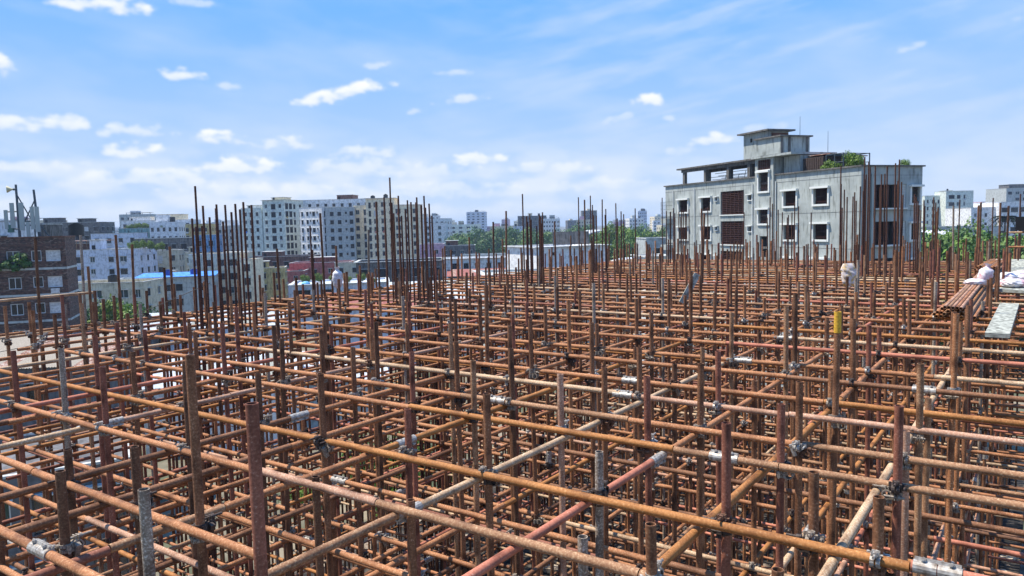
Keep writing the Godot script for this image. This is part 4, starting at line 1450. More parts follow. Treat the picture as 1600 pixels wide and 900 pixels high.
	# caged balconies at the far end
	for k in 2:
		var y := 20.25 - 3.05 * k
		st = mb()
		box(st, Vector3(-0.75, y - 0.6, -29.6), Vector3(0.0, y, -28.2))
		var bc := part("balcony", st.commit(), M.hero, t)
		st = mb()
		for j in 8:
			rod(st, Vector3(-0.72, y, -28.25 - j * 0.19), Vector3(-0.72, y + 1.9, -28.25 - j * 0.19), 0.015, 0.015, 4)
		for j in 5:
			rod(st, Vector3(-0.72, y + 0.2 + j * 0.42, -28.2), Vector3(-0.72, y + 0.2 + j * 0.42, -29.6), 0.015, 0.015, 4)
			rod(st, Vector3(-0.72, y + 0.2 + j * 0.42, -28.2), Vector3(0, y + 0.2 + j * 0.42, -28.2), 0.015, 0.015, 4)
		part("balcony_cage", st.commit(), M.mast, bc)


# ------------------------------------------------------------------ left: brick house, mast, old town
func left_town() -> void:
	var t := block("brick_building", "brown brick building with pale floor bands at the left edge", -63.8, -81.2, 20.0, 14.0, 6.0, 19.75, 2.95, 6, [[8.85, 1.25, 1.3, 0.75, "white"], [11.1, 1.0, 1.2, 0.85, "white"], [12.75, 1.45, 1.25, 0.8, "blank"], [5.2, 1.25, 1.3, 0.75, "white"], [2.0, 1.2, 1.3, 0.8, "white"]], [], M.brick, {"band": M.concrete, "trim": M.brown_brick, "parapet": 0.55})
	var vine := mb()
	leaf_blob(vine, 3, [[Vector3(9.5, 17.5, 0.4), 0.9], [Vector3(8.3, 16.9, 0.4), 0.6], [Vector3(7.4, 16.6, 0.4), 0.5], [Vector3(10.1, 16.9, 0.3), 0.6], [Vector3(9.0, 16.5, 0.3), 0.5]], 0.2, 130)
	single("climbing_plant", "green climbing plant hanging on the brick building's wall", "plant", vine.commit(), M.leaf1, Transform3D(Basis(Vector3.UP, deg_to_rad(20.0)), Vector3(-63.8, 0, -81.2)))
	block("grey_roof_house", "pale plastered roof room behind the brick building's left parapet", -68.2, -93.0, 0.0, 7.2, 5.0, 21.8, 3.0, 2, grid_cols(7.2, 3, 0.8, 1.2), [], M.white_wall)
	block("grey_roof_house", "grey block behind the mast on the brick building", -63.9, -100.0, 0.0, 2.4, 4.0, 21.4, 3.0, 2, [[1.2, 0.8, 1.2, 0.9, "dark"]], [], M.concrete_dark)
	tank(-64.0, 19.7, -87.5, 0.75, 1.4, M.blue_tank, "blue water tank on the roof at the far left edge")
	tank(-55.0, 19.75, -96.0, 0.9, 1.7, M.black_tank, "black water tank on the roof right of the mast")
	# telecom frame with antennas and a horn
	var m := thing("telecom_mast", "steel mast frame with antenna panels on the brick building's roof", "antenna mast", Vector3(-57.3, 19.2, -88.0))
	part("post", rod_mesh(0.15, 0.12, 8), M.mast, m, along(Vector3(0.3, 0, 0), Vector3(0.3, 6.7, 0)))
	part("post", rod_mesh(0.15, 0.12, 8), M.mast, m, along(Vector3(2.3, 0, -0.5), Vector3(2.0, 6.1, -0.5)))
	part("post", rod_mesh(0.08, 0.08, 8), M.mast, m, along(Vector3(1.1, 0, -1.6), Vector3(1.1, 4.2, -1.6)))
	for br in [[Vector3(0.3, 5.6, 0), Vector3(2.6, 0.4, -0.5)], [Vector3(2.1, 5.0, -0.5), Vector3(0.9, 2.5, -0.2)], [Vector3(0.3, 2.4, 0), Vector3(2.1, 2.5, -0.5)], [Vector3(0.3, 2.0, 0), Vector3(2.1, 2.0, -0.5)], [Vector3(2.6, 1.8, -0.5), Vector3(3.8, 0.0, -0.6)], [Vector3(-1.0, 3.6, 0), Vector3(0.3, 3.6, 0)], [Vector3(-1.0, 1.6, 0), Vector3(0.3, 1.6, 0)]]:
		part("brace", rod_mesh(0.075, 0.075, 6), M.mast, m, along(br[0], br[1]))
	for pn in [[0.85, 1.4, 3.2, 0.5], [-0.2, 1.7, 2.9, 0.42], [-0.95, 1.6, 2.2, 0.36], [2.65, 1.2, 2.9, 0.42], [2.1, 1.5, 2.6, 0.4], [1.5, 0.6, 1.8, 0.36]]:
		var st := mb()
		box(st, Vector3(-pn[3] / 2, 0, -0.1), Vector3(pn[3] / 2, pn[2], 0.1))
		var ap := part("antenna_panel", st.commit(), M.antenna, m, Transform3D(Basis(Vector3.UP, 0.3), Vector3(pn[0], pn[1], 0.25)))
		part("bracket", rod_mesh(0.04, 0.04, 6), M.mast, ap, along(Vector3(0, 0.3, -0.1), Vector3(0, 0.3, -0.35)))
	var bx := mb()
	box(bx, Vector3(-0.3, 0, -0.15), Vector3(0.3, 0.9, 0.15))
	part("equipment_box", bx.commit(), flat(Color(0.30, 0.45, 0.40)), m, Transform3D(Basis(), Vector3(-0.6, 1.2, 0.1)))
	var hn := thing("loudspeaker", "cream horn loudspeaker at the top of the mast", "loudspeaker", Vector3(-57.0, 25.3, -87.9))
	var hs := mb()
	for k in 5:
		var r0: float = [0.09, 0.12, 0.18, 0.27, 0.36][k]
		var r1: float = [0.12, 0.18, 0.27, 0.36, 0.40][k]
		rod(hs, Vector3(-0.25 - k * 0.11, 0.05, 0.05 + k * 0.06), Vector3(-0.36 - k * 0.11, 0.05, 0.11 + k * 0.06), r0, r1, 16)
	part("horn", hs.commit(), M.horn, hn)
	part("driver", rod_mesh(0.13, 0.13, 12), M.mast, hn, along(Vector3(-0.02, 0.05, -0.07), Vector3(-0.27, 0.05, 0.06)))
	# white-blue house with a thin shed roof, beige house, blue-roofed house
	var wb := [[1.9, 1.3, 1.2, 0.9, "dark"], [4.9, 1.5, 1.4, 0.8, "dark"], [7.9, 1.1, 1.3, 0.9, "teal"], [12.2, 1.2, 1.2, 0.9, "dark"], [15.0, 1.6, 1.4, 0.8, "dark"]]
	block("white_house", "bluish white four-storey house right of the brick building", -108.0, -180.0, 5.0, 18.5, 12.0, 16.2, 2.95, 5, wb, grid_cols(12, 3, 1.2, 1.3), M.blue_white, {"rooms": [[7.0, 9.6, 1.0, 4.0, 3.2], [0.2, 6.5, 4.0, 8.0, 2.4, M.brown_brick]]})
	var sh := thing("shed_roof", "thin flat roof on poles above the bluish white house", "shed", Vector3(-108.5, 15.3, -181.5), deg_to_rad(5))
	var s0 := mb()
	box(s0, Vector3(0, 3.0, -8), Vector3(9.5, 3.2, 0.5))
	part("roof_sheet", s0.commit(), M.tin_rust, sh)
	for k in 12:
		part("pole", rod_mesh(0.06, 0.06, 5), M.timber, sh, along(Vector3(0.4 + k * 0.8, 0, -0.2 - (k % 3)), Vector3(0.4 + k * 0.8, 3.0, -0.2 - (k % 3))))
	block("beige_house", "low beige house with a mossy roof behind the green trees", -76.0, -128.0, 4.0, 13.0, 9.0, 11.6, 3.0, 4, [[2.1, 1.3, 1.4, 0.8, "teal"], [5.2, 1.7, 1.4, 0.8, "teal"], [9.6, 1.6, 1.4, 0.8, "teal"], [12.0, 0.9, 1.4, 0.8, "teal"]], grid_cols(9, 2, 1.2, 1.3), M.beige, {"parapet": 0.4})
	tank(-69.5, 11.4, -131.5, 0.85, 1.5, M.black_tank, "black water tank on the beige house's roof")
	var bl := block("grey_house", "grey house under a bright blue roof sheet", -79.5, -150.0, 14.0, 19.0, 9.0, 10.6, 3.0, 3, [[6.2, 1.1, 1.5, 0.7, "dark"], [10.4, 1.1, 1.3, 0.8, "dark"], [12.3, 1.3, 1.4, 0.8, "dark"], [16.8, 1.6, 1.5, 0.7, "dark"]], grid_cols(9, 3, 1.0, 1.4), M.concrete, {"parapet": 0.3})
	var bt := mb()
	box(bt, Vector3(4.0, 10.9, -9.3), Vector3(19.4, 10.98, 0.4), Transform3D(Basis(Vector3.RIGHT, 0.045), Vector3(0, 0.1, 0)))
	single("blue_roof_sheet", "bright blue roof sheet over the grey house", "roof sheet", bt.commit(), M.tarp_blue, Transform3D(Basis(Vector3.UP, deg_to_rad(14)), Vector3(-79.5, 0, -150)))
	tank(-70.5, 11.1, -155.0, 0.8, 1.3, M.blue_tank, "left blue water tank on the blue roof")
	tank(-65.8, 11.1, -156.5, 0.8, 1.3, M.blue_tank, "right blue water tank on the blue roof")
	block("grey_apartment_house", "grey four-storey frame house with balconies behind the blue roof", -107.0, -215.0, 12.0, 18.0, 12.0, 18.3, 3.0, 5, [[2.0, 1.4, 1.6, 0.7, "open"], [4.6, 1.2, 1.3, 0.9, "dark"], [8.0, 1.7, 1.7, 0.6, "open"], [10.5, 1.1, 1.3, 0.9, "dark"], [13.2, 1.5, 1.7, 0.6, "open"], [16.2, 1.2, 1.4, 0.8, "dark"]], grid_cols(12, 3, 1.1, 1.4), M.concrete_dark, {"band": M.concrete})
	var gt := mb()
	box(gt, Vector3(0, 0, -3), Vector3(7, 0.08, 0), Transform3D(Basis(Vector3.BACK, 0.07), Vector3.ZERO))
	single("green_awning", "green sheet awning between the bluish and the grey house", "awning", gt.commit(), M.tarp_green, Transform3D(Basis(Vector3.UP, 0.2), Vector3(-95.0, 9.2, -196.0)))
	block("teal_house", "pale teal house with a leafy roof terrace", -137.0, -265.0, 8.0, 18.0, 12.0, 21.6, 3.0, 6, grid_cols(18, 5, 1.4, 1.5), grid_cols(12, 3, 1.2, 1.4), M.teal, {"rooms": [[12.0, 16.0, 1.0, 6.0, 3.0]]})
	block("yellow_house", "yellow house with rows of windows left of the first bar cage", -134.0, -300.0, 6.0, 14.0, 12.0, 23.0, 3.0, 6, grid_cols(14, 6, 1.1, 1.4), grid_cols(12, 3, 1.2, 1.4), M.yellow_wall)
	block("grey_apartment_house", "grey block above the shed roof, behind the bluish house", -160.0, -255.0, 6.0, 21.0, 12.0, 24.0, 3.0, 6, grid_cols(21, 7, 1.3, 1.5), grid_cols(12, 3, 1.2, 1.4), M.concrete_dark, {"rooms": [[2.0, 7.0, 2.0, 7.0, 2.6], [13.0, 17.0, 2.0, 7.0, 2.2]]})
	block("grey_apartment_house", "pale grey block with arcaded roof rooms on the left skyline", -172.0, -335.0, 6.0, 30.0, 14.0, 25.4, 3.0, 7, grid_cols(30, 9, 1.4, 1.5), grid_cols(12, 3, 1.2, 1.4), M.white_wall, {"rooms": [[3.0, 12.0, 2.0, 7.0, 2.6], [15.0, 26.0, 2.0, 9.0, 3.4, M.cream]]})
	block("grey_apartment_house", "bluish grey block between the teal house and the bluish house", -133.0, -240.0, 10.0, 14.0, 10.0, 20.0, 3.0, 6, grid_cols(14, 4, 1.3, 1.5), grid_cols(10, 3, 1.2, 1.4), M.blue_white)
	block("blue_house", "small bright blue house seen through the first bar cage", -86.0, -205.0, 10.0, 6.0, 8.0, 19.0, 3.0, 5, grid_cols(6, 2, 1.2, 1.5), grid_cols(8, 2, 1.2, 1.4), building_mat(Color(0.45, 0.62, 0.78), 60))
	# small houses packed between the larger ones
	var fr := RandomNumberGenerator.new()
	fr.seed = 77
	var fm := [M.concrete, M.beige, M.concrete_dark, M.white_wall, M.brown_brick, M.blue_white, M.teal, M.yellow_wall]
	var fw := ["grey", "beige", "dark grey", "white", "brown", "bluish white", "teal", "yellow"]
	for k in 16:
		var fx := -128.0 + k * 5.2 + fr.randf() * 2.0
		var fz := -205.0 - fr.randf() * 55.0 if k % 2 else -178.0 - fr.randf() * 30.0
		var ft := 11.0 + fr.randf() * 5.5 if fx < -88.0 else 6.0 + fr.randf() * 4.5
		var w := 5.0 + fr.randf() * 4.0
		var c := fr.randi() % 8
		block("small_house", "small weathered %s house among the packed roofs at left" % fw[c], fx, fz, -10.0 + fr.randf() * 25.0, w, 7.0, ft, 3.0, 3, grid_cols(w, 2 + fr.randi() % 2, 1.1, 1.4), grid_cols(7.0, 2, 1.1, 1.4), fm[c], {"parapet": 0.3 + fr.randf() * 0.6, "rooms": [[0.8, 2.8, 1.0, 3.5, 2.2]] if fr.randf() < 0.5 else [], "group": "small houses at left"})
		if fr.randf() < 0.45:
			tank(fx + w * 0.6, ft - 0.4, fz - 3.5, 0.6, 1.2, M.black_tank, "black water tank on a small house roof at left")
	# right of the first cage: beige flats and red house
	block("beige_apartment_house", "beige four-storey flats right of the first bar cage", -70.5, -165.0, 0.0, 11.3, 9.0, 15.0, 3.0, 5, [[1.6, 1.4, 1.4, 0.8, "dark"], [4.2, 1.4, 1.4, 0.8, "dark"], [7.2, 1.9, 1.4, 0.8, "dark"], [9.6, 1.9, 1.4, 0.8, "dark"]], [[1.5, 1.3, 1.5, 0.7, "dark"], [4.5, 1.3, 1.5, 0.7, "dark"], [7.2, 1.3, 1.5, 0.7, "dark"]], M.beige, {"parapet": 0.4})
	block("beige_apartment_house", "narrow cream stair wing joined to the beige flats", -59.1, -163.5, 2.0, 3.6, 6.0, 13.7, 3.0, 4, [[1.8, 1.3, 1.5, 0.8, "dark"]], [], M.cream, {"parapet": 0.3})
	block("red_house", "red plastered house with small square windows", -66.5, -205.0, 6.0, 9.8, 12.0, 8.6, 3.0, 3, [[2.0, 1.1, 1.3, 0.8, "dark"], [4.2, 1.1, 1.3, 0.8, "dark"], [7.6, 1.2, 1.3, 0.8, "white"]], grid_cols(12, 2, 1.2, 1.4), M.red_wall, {"parapet": 0.3})
	block("red_house", "longer dark red wing behind, with one white window", -63.0, -214.0, 2.0, 17.0, 10.0, 10.4, 3.0, 3, [[3.2, 1.2, 1.3, 0.9, "white"], [7.0, 1.4, 1.9, 0.1, "open"], [11.5, 1.2, 1.3, 0.9, "dark"]], [], M.red_wall, {"rooms": [[5.0, 12.0, 4.0, 8.0, 2.2, M.brown_brick]]})
	block("brown_house", "brown house with cluttered terraces below the first tower", -92.0, -235.0, 4.0, 30.0, 12.0, 11.6, 3.0, 4, grid_cols(30, 9, 1.6, 1.7, 0.6, "open"), [], M.brown_brick, {"rooms": [[2.0, 9.0, 1.0, 6.0, 2.6, M.brown_brick], [14.0, 20.0, 1.0, 6.0, 2.4]]})
	block("grey_low_house", "low grey house with a littered roof slab right of the red house", -41.0, -140.0, 10.0, 17.5, 12.0, 9.6, 3.2, 2, [[2.2, 2.4, 1.9, 0.6, "open"], [6.4, 2.4, 1.9, 0.6, "open"], [10.2, 1.4, 1.5, 0.9, "teal"], [14.4, 1.4, 1.5, 0.9, "teal"]], grid_cols(10, 2, 1.2, 1.4), M.blue_white, {"parapet": 0.25, "eave": 0.6})
	var um := mb()
	for j in 5:
		for i in 14:
			var p := func(ii: int, jj: int) -> Vector3: return Vector3(cos(TAU * ii / 14.0) * cos(jj * 0.314) * 0.9, sin(jj * 0.314) * 0.75, sin(TAU * ii / 14.0) * cos(jj * 0.314) * 0.9)
			quad(um, p.call(i, j), p.call(i + 1, j), p.call(i + 1, j + 1), p.call(i, j + 1), ((p.call(i, j) + p.call(i + 1, j + 1)) as Vector3).normalized())
	single("tarpaulin_dome", "light blue tarpaulin mound on the low grey roof", "tarpaulin", um.commit(), flat(Color(0.42, 0.70, 0.88), 0.6), Transform3D(Basis(), Vector3(-38.7, 9.5, -141.5)))
	block("grey_low_house", "dark concrete house with an open top floor below the cream tower", -34.0, -165.0, 6.0, 19.0, 12.0, 12.4, 3.0, 4, grid_cols(19, 5, 2.2, 1.9, 0.5, "open"), [], M.concrete_dark, {"eave": 0.5})
	# sheds with tin roofs in front, down by the scaffold's left edge
	tin_shed("tin_shed", "wide white tin-roofed shed below the first bar cage", Vector3(-44.5, 0, -86), 8.0, 17.0, 9.0, 8.8, M.tin, M.blue_white)
	tin_shed("tin_shed", "small shed with patchy rusty roof sheets beside the trees", Vector3(-49.5, 0, -80), 4.0, 9.0, 7.0, 8.0, M.tin_rust, M.concrete_dark)
	tin_shed("tin_shed", "brown-roofed house near the left edge under the brick building", Vector3(-37.5, 0, -48), 6.0, 9.5, 8.0, 11.4, M.debris, M.blue_grey)
	tin_shed("tin_shed", "red tin shed right of the blue-roofed house", Vector3(-74.0, 0, -172), 6.0, 10.0, 7.0, 10.2, M.tin_red, M.concrete_dark)
	tin_shed("tin_shed", "long low shed with pale sheets seen through the scaffold's left side", Vector3(-33.0, 0, -66), 10.0, 13.0, 10.0, 6.2, M.tin, M.white_wall)
	tin_shed("tin_shed", "pale sheet roof low beyond the scaffold's left edge", Vector3(-24.5, 0, -72), 12.0, 12.0, 9.0, 5.0, M.tin, M.concrete)
	block("blue_walled_house", "blue-grey house with barred windows seen down through the scaffold at left", -27.5, -29.0, 30.0, 11.0, 8.0, 9.5, 3.0, 3, grid_cols(11, 5, 1.4, 1.8, 0.6, "dark"), grid_cols(8, 3, 1.4, 1.7, 0.6, "dark"), M.blue_grey, {"parapet": 0.4})


func tin_shed(called: String, label: String, at: Vector3, yaw: float, w: float, d: float, h: float, roof: Material, wall: Material) -> void:
	var t := thing(called, label, "shed", at, deg_to_rad(yaw))
	var st := mb()
	facade(st, Vector3.ZERO, Vector3.RIGHT, w, 0.0, h, Vector3.BACK, [Rect2(w * 0.2, h - 2.2, 1.2, 1.2), Rect2(w * 0.6, h - 2.2, 1.2, 1.2)], 0.15)
	facade(st, Vector3(0, 0, -d), Vector3.RIGHT, w, 0.0, h + 0.9, Vector3.FORWARD, [], 0.1)
	facade(st, Vector3.ZERO, Vector3.FORWARD, d, 0.0, h, Vector3.LEFT, [], 0.1)
	facade(st, Vector3(w, 0, 0), Vector3.FORWARD, d, 0.0, h, Vector3.RIGHT, [], 0.1)
	part("wall", st.commit(), wall, t)
	for k in 2:
		part("window", window_mesh(1.2, 1.2, "dark"), null, t, Transform3D(Basis(), Vector3(w * (0.2 + 0.4 * k) + 0.6, h - 1.6, 0)))
	# corrugated sheets, each laid over the next with its own slight skew
	var n := int(w / 0.9)
	var slope := atan2(0.9, d)
	for k in n:
		st = mb()
		var x := -0.3 + (w + 0.6) * k / n
		var ww := (w + 0.6) / n + 0.04
		for c in 6:
			var p0 := x + ww * c / 6.0
			var p1 := x + ww * (c + 0.5) / 6.0
			var p2 := x + ww * (c + 1) / 6.0
			var z1 := (d + 0.8) / cos(slope)
			quad(st, Vector3(p0, 0, 0), Vector3(p1, 0.05, 0), Vector3(p1, 0.05, -z1), Vector3(p0, 0, -z1), Vector3(-0.4, 0.9, 0).normalized())
			quad(st, Vector3(p1, 0.05, 0), Vector3(p2, 0, 0), Vector3(p2, 0, -z1), Vector3(p1, 0.05, -z1), Vector3(0.4, 0.9, 0).normalized())
		part("roof_sheet", st.commit(), roof if rng.randf() < 0.8 else M.tin_rust if roof != M.tin else M.board, t, Transform3D(Basis(Vector3.RIGHT, slope), Vector3(0, h + 0.03 + 0.012 * (k % 2), 0.4)))


# ------------------------------------------------------------------ the three apartment towers
func towers() -> void:
	var c1 := [[1.9, 1.1, 1.4, 0.9, "dark"], [4.4, 1.5, 1.8, 0.5, "open"], [6.9, 1.1, 1.4, 0.9, "dark"]]
	block("apartment_tower", "white tower's lower left wing with pale greenish walls", -103.5, -292.0, -14.0, 8.9, 12.0, 28.4, 3.0, 9, c1, grid_cols(12, 3, 1.0, 1.4), M.pale_green, {"rooms": [[1.5, 8.0, 2.0, 6.0, 2.0, M.white_wall]]})
	block("apartment_tower", "white tower's taller middle wing with a stepped roof crown", -94.4, -289.5, -14.0, 9.4, 14.0, 31.2, 3.0, 10, [[1.5, 1.1, 1.4, 0.9, "dark"], [4.6, 1.9, 2.0, 0.4, "open"], [7.4, 1.1, 1.4, 0.9, "dark"]], [[1.6, 2.2, 2.2, 0.4, "open"], [4.4, 2.2, 2.2, 0.4, "open"], [7.2, 1.6, 1.8, 0.5, "open"], [11.5, 1.6, 1.8, 0.5, "open"]], M.pale_green, {"eave": 0.5, "rooms": [[3.2, 8.2, 1.5, 7.0, 1.9, M.cream]]})
	block("apartment_tower", "long grey-roofed rear wing behind the white towers", -85.0, -304.0, -6.0, 30.0, 12.0, 31.4, 3.0, 10, grid_cols(30, 9, 1.2, 1.4), [], M.white_wall, {"rooms": [[16.0, 22.5, 1.0, 8.0, 2.6, M.brown_brick]]})
	block("apartment_tower", "white corner tower with many small black windows", -78.5, -283.0, -32.0, 11.6, 16.0, 27.9, 3.0, 9, [[1.3, 1.0, 1.6, 0.7, "open"], [4.0, 1.1, 1.5, 0.8, "open"], [5.6, 0.6, 0.8, 1.5, "open"], [7.3, 1.4, 1.6, 0.7, "open"], [9.1, 0.6, 0.8, 1.5, "open"]], [[2.0, 2.0, 2.1, 0.3, "open"], [5.6, 1.3, 1.5, 0.8, "open"], [9.2, 1.3, 1.5, 0.8, "open"], [11.6, 0.7, 0.9, 1.4, "dark"], [14.0, 1.3, 1.6, 0.8, "open"]], M.white_wall)
	block("apartment_tower", "grey unpainted tower face between the white and the cream towers", -67.6, -277.5, 8.0, 10.5, 12.0, 27.6, 3.0, 9, [[2.3, 1.3, 1.5, 0.8, "open"], [5.0, 1.3, 1.5, 0.8, "open"], [7.4, 0.7, 0.9, 1.4, "dark"], [9.3, 1.3, 1.6, 0.8, "open"]], [], M.concrete)
	block("apartment_tower", "cream tower's lower left wing with grey windows", -58.5, -283.0, -16.0, 6.6, 12.0, 28.2, 3.0, 9, [[1.7, 1.5, 1.6, 0.7, "dark"], [4.9, 1.4, 2.1, 0.3, "dark"]], [], M.cream)
	block("apartment_tower", "cream tower's tall middle wing carrying two black water tanks", -53.0, -279.0, 2.0, 10.5, 12.0, 30.6, 3.0, 10, [[1.4, 0.9, 2.1, 0.3, "open"], [3.6, 1.5, 1.7, 0.7, "dark"], [6.4, 1.7, 1.6, 0.8, "dark"], [8.9, 0.8, 1.2, 1.0, "dark"]], [], M.cream, {"eave": 0.5})
	block("apartment_tower", "cream tower's right wing, partly behind the second bar cage", -43.0, -277.5, 14.0, 11.0, 14.0, 28.0, 3.0, 9, [[2.0, 1.9, 1.6, 0.8, "dark"], [5.0, 1.3, 1.6, 0.8, "dark"], [8.2, 1.7, 1.6, 0.8, "dark"]], grid_cols(14, 4, 1.3, 1.5), M.cream)
	tank(-51.0, 30.0, -283.0, 0.85, 1.9, M.black_tank, "left black water tank on the cream tower")
	tank(-46.2, 30.0, -283.0, 0.85, 2.3, M.black_tank, "right black water tank on the cream tower")


# ------------------------------------------------------------------ middle distance
func centre_town() -> void:
	block("pink_house", "pale pink house right of the second bar cage", -29.0, -240.0, 2.0, 7.5, 10.0, 14.2, 3.0, 5, [[2.0, 1.2, 1.4, 0.8, "white"], [5.2, 1.4, 1.4, 0.8, "white"]], grid_cols(10, 2, 1.2, 1.4), M.pink_wall)
	block("white_blue_block", "white block with blue window strips behind the pink house", -47.0, -400.0, 0.0, 13.0, 12.0, 21.6, 3.2, 6, [[3.0, 2.4, 1.8, 0.6, "teal"], [9.5, 1.6, 1.8, 0.6, "teal"]], grid_cols(10, 2, 1.2, 1.4), M.white_wall)
	block("grey_house", "grey house with a step in its roof right of the pink house", -24.5, -262.0, 2.0, 12.0, 10.0, 13.0, 3.0, 4, grid_cols(12, 4, 1.3, 1.4), grid_cols(10, 2, 1.2, 1.4), M.concrete_dark, {"rooms": [[2.0, 6.0, 1.0, 5.0, 2.6, M.brown_brick]]})
	block("long_white_house", "long low white house with a flat roof edge in mid distance", -21.5, -190.0, 3.0, 23.0, 10.0, 11.6, 3.2, 3, grid_cols(23, 8, 1.3, 1.4), [], M.white_wall, {"eave": 0.5, "parapet": 0.25})
	block("grey_house", "low grey house behind the long white one", -15.0, -225.0, 3.0, 24.0, 10.0, 11.0, 3.0, 3, grid_cols(24, 7, 1.3, 1.4), [], M.concrete)
	tin_shed("tin_shed", "rusty red tin shed in front of the long white house", Vector3(-13.5, 0, -160), 4.0, 14.0, 8.0, 9.2, M.tin_red, M.concrete_dark)
	tin_shed("tin_shed", "big white sheet roof below the second bar cage", Vector3(-21.0, 0, -125), 6.0, 15.0, 12.0, 9.0, M.tin, M.concrete)
	tin_shed("tin_shed", "low brownish roof at the foot of the second bar cage", Vector3(-27.0, 0, -105), 8.0, 15.0, 9.0, 8.6, M.tin_red, M.blue_white)
	tin_shed("tin_shed", "pale sheet roof right of the second bar cage", Vector3(-11.5, 0, -108), 5.0, 12.0, 9.0, 9.4, M.tin, M.concrete)
	block("white_flat_roof_house", "white flat-roofed house among bars in the centre", 4.0, -119.0, 24.0, 13.0, 12.0, 16.2, 3.0, 4, [[3.0, 0.5, 0.5, 1.9, "open"], [8.0, 0.5, 0.5, 1.9, "open"]], [], M.white_wall, {"parapet": 0.2, "eave": 0.5})
	block("concrete_low_house", "grey unfinished low house with a wide slab in front of the white one", -3.0, -98.0, 10.0, 19.0, 10.0, 13.4, 3.2, 3, grid_cols(19, 5, 2.2, 1.9, 0.5, "open"), [], M.concrete, {"parapet": 0.2, "eave": 0.8})
	var pn := thing("roof_panel", "grey tilted sheet wall on a frame above the white flat-roofed house", "screen", Vector3(7.0, 16.0, -126.0), 0.1)
	var st := mb()
	box(st, Vector3(0, 0.4, -0.06), Vector3(6.2, 2.6, 0), Transform3D(Basis(Vector3.RIGHT, -0.2), Vector3.ZERO))
	part("sheet", st.commit(), M.concrete_dark, pn)
	for k in 3:
		part("post", rod_mesh(0.06, 0.06, 6), M.mast, pn, along(Vector3(0.1 + k * 3.0, 0, 0.05), Vector3(0.1 + k * 3.0, 2.7, -0.5)))
	# arched roof of a hall
	var ar := thing("arched_hall", "hall with a pale curved roof among the trees in the centre", "hall", Vector3(22.0, 0, -262.0), 0.05)
	st = mb()
	for k in 12:
		var a0 := PI * (0.12 + 0.76 * k / 12.0)
		var a1 := PI * (0.12 + 0.76 * (k + 1) / 12.0)
		var p0 := Vector3(11.0 - 12.0 * cos(a0), 9.0 + 8.2 * sin(a0), 0)
		var p1 := Vector3(11.0 - 12.0 * cos(a1), 9.0 + 8.2 * sin(a1), 0)
		var n := Vector3(-cos((a0 + a1) / 2), sin((a0 + a1) / 2), 0)
		quad(st, p0, p1, p1 + Vector3(0, 0, -26), p0 + Vector3(0, 0, -26), n)
		quad(st, p0 - n * 0.4, p1 - n * 0.4, p1, p0, Vector3.BACK)
	part("roof", st.commit(), M.tin, ar)
	st = mb()
	box(st, Vector3(1, 0, -25), Vector3(21, 10.5, -0.6))
	part("wall", st.commit(), M.teal, ar)
	var ar2 := mb()
	for k in 8:
		var a0 := PI * (0.2 + 0.5 * k / 8.0)
		var a1 := PI * (0.2 + 0.5 * (k + 1) / 8.0)
		var p0 := Vector3(-4.5 * cos(a0), 1.8 * sin(a0), 0)
		var p1 := Vector3(-4.5 * cos(a1), 1.8 * sin(a1), 0)
		quad(ar2, p0, p1, p1 + Vector3(0, 0, -6), p0 + Vector3(0, 0, -6), Vector3.UP)
		quad(ar2, p0 - Vector3(0, 0.2, 0), p1 - Vector3(0, 0.2, 0), p1, p0, Vector3.BACK)
	var cn := thing("curved_canopy", "small curved sheet canopy left of the grey building", "canopy", Vector3(17.0, 13.3, -98.0), 0.1)
	part("sheet", ar2.commit(), M.tin, cn)
	for k in 4:
		part("post", rod_mesh(0.06, 0.06, 6), M.mast, cn, along(Vector3(-3.2 + k * 1.5, -13.3, -3), Vector3(-3.2 + k * 1.5, 1.3, -3)))
	block("white_low_house", "small white house with a pale roof just left of the grey building", 16.5, -92.0, 8.0, 3.6, 6.0, 15.6, 3.0, 4, grid_cols(3.6, 1, 1.2, 1.4), [], M.white_wall, {"eave": 0.3})
	block("concrete_low_house", "grey house with a green terrace at the grey building's left side", 21.3, -119.0, 6.0, 4.2, 6.0, 17.2, 3.0, 4, grid_cols(4.2, 1, 1.4, 1.5), [], M.concrete)
	tank(12.6, 13.2, -93.0, 0.7, 1.5, M.concrete_trim, "grey box-like water tank beside the bars, right of the trees")


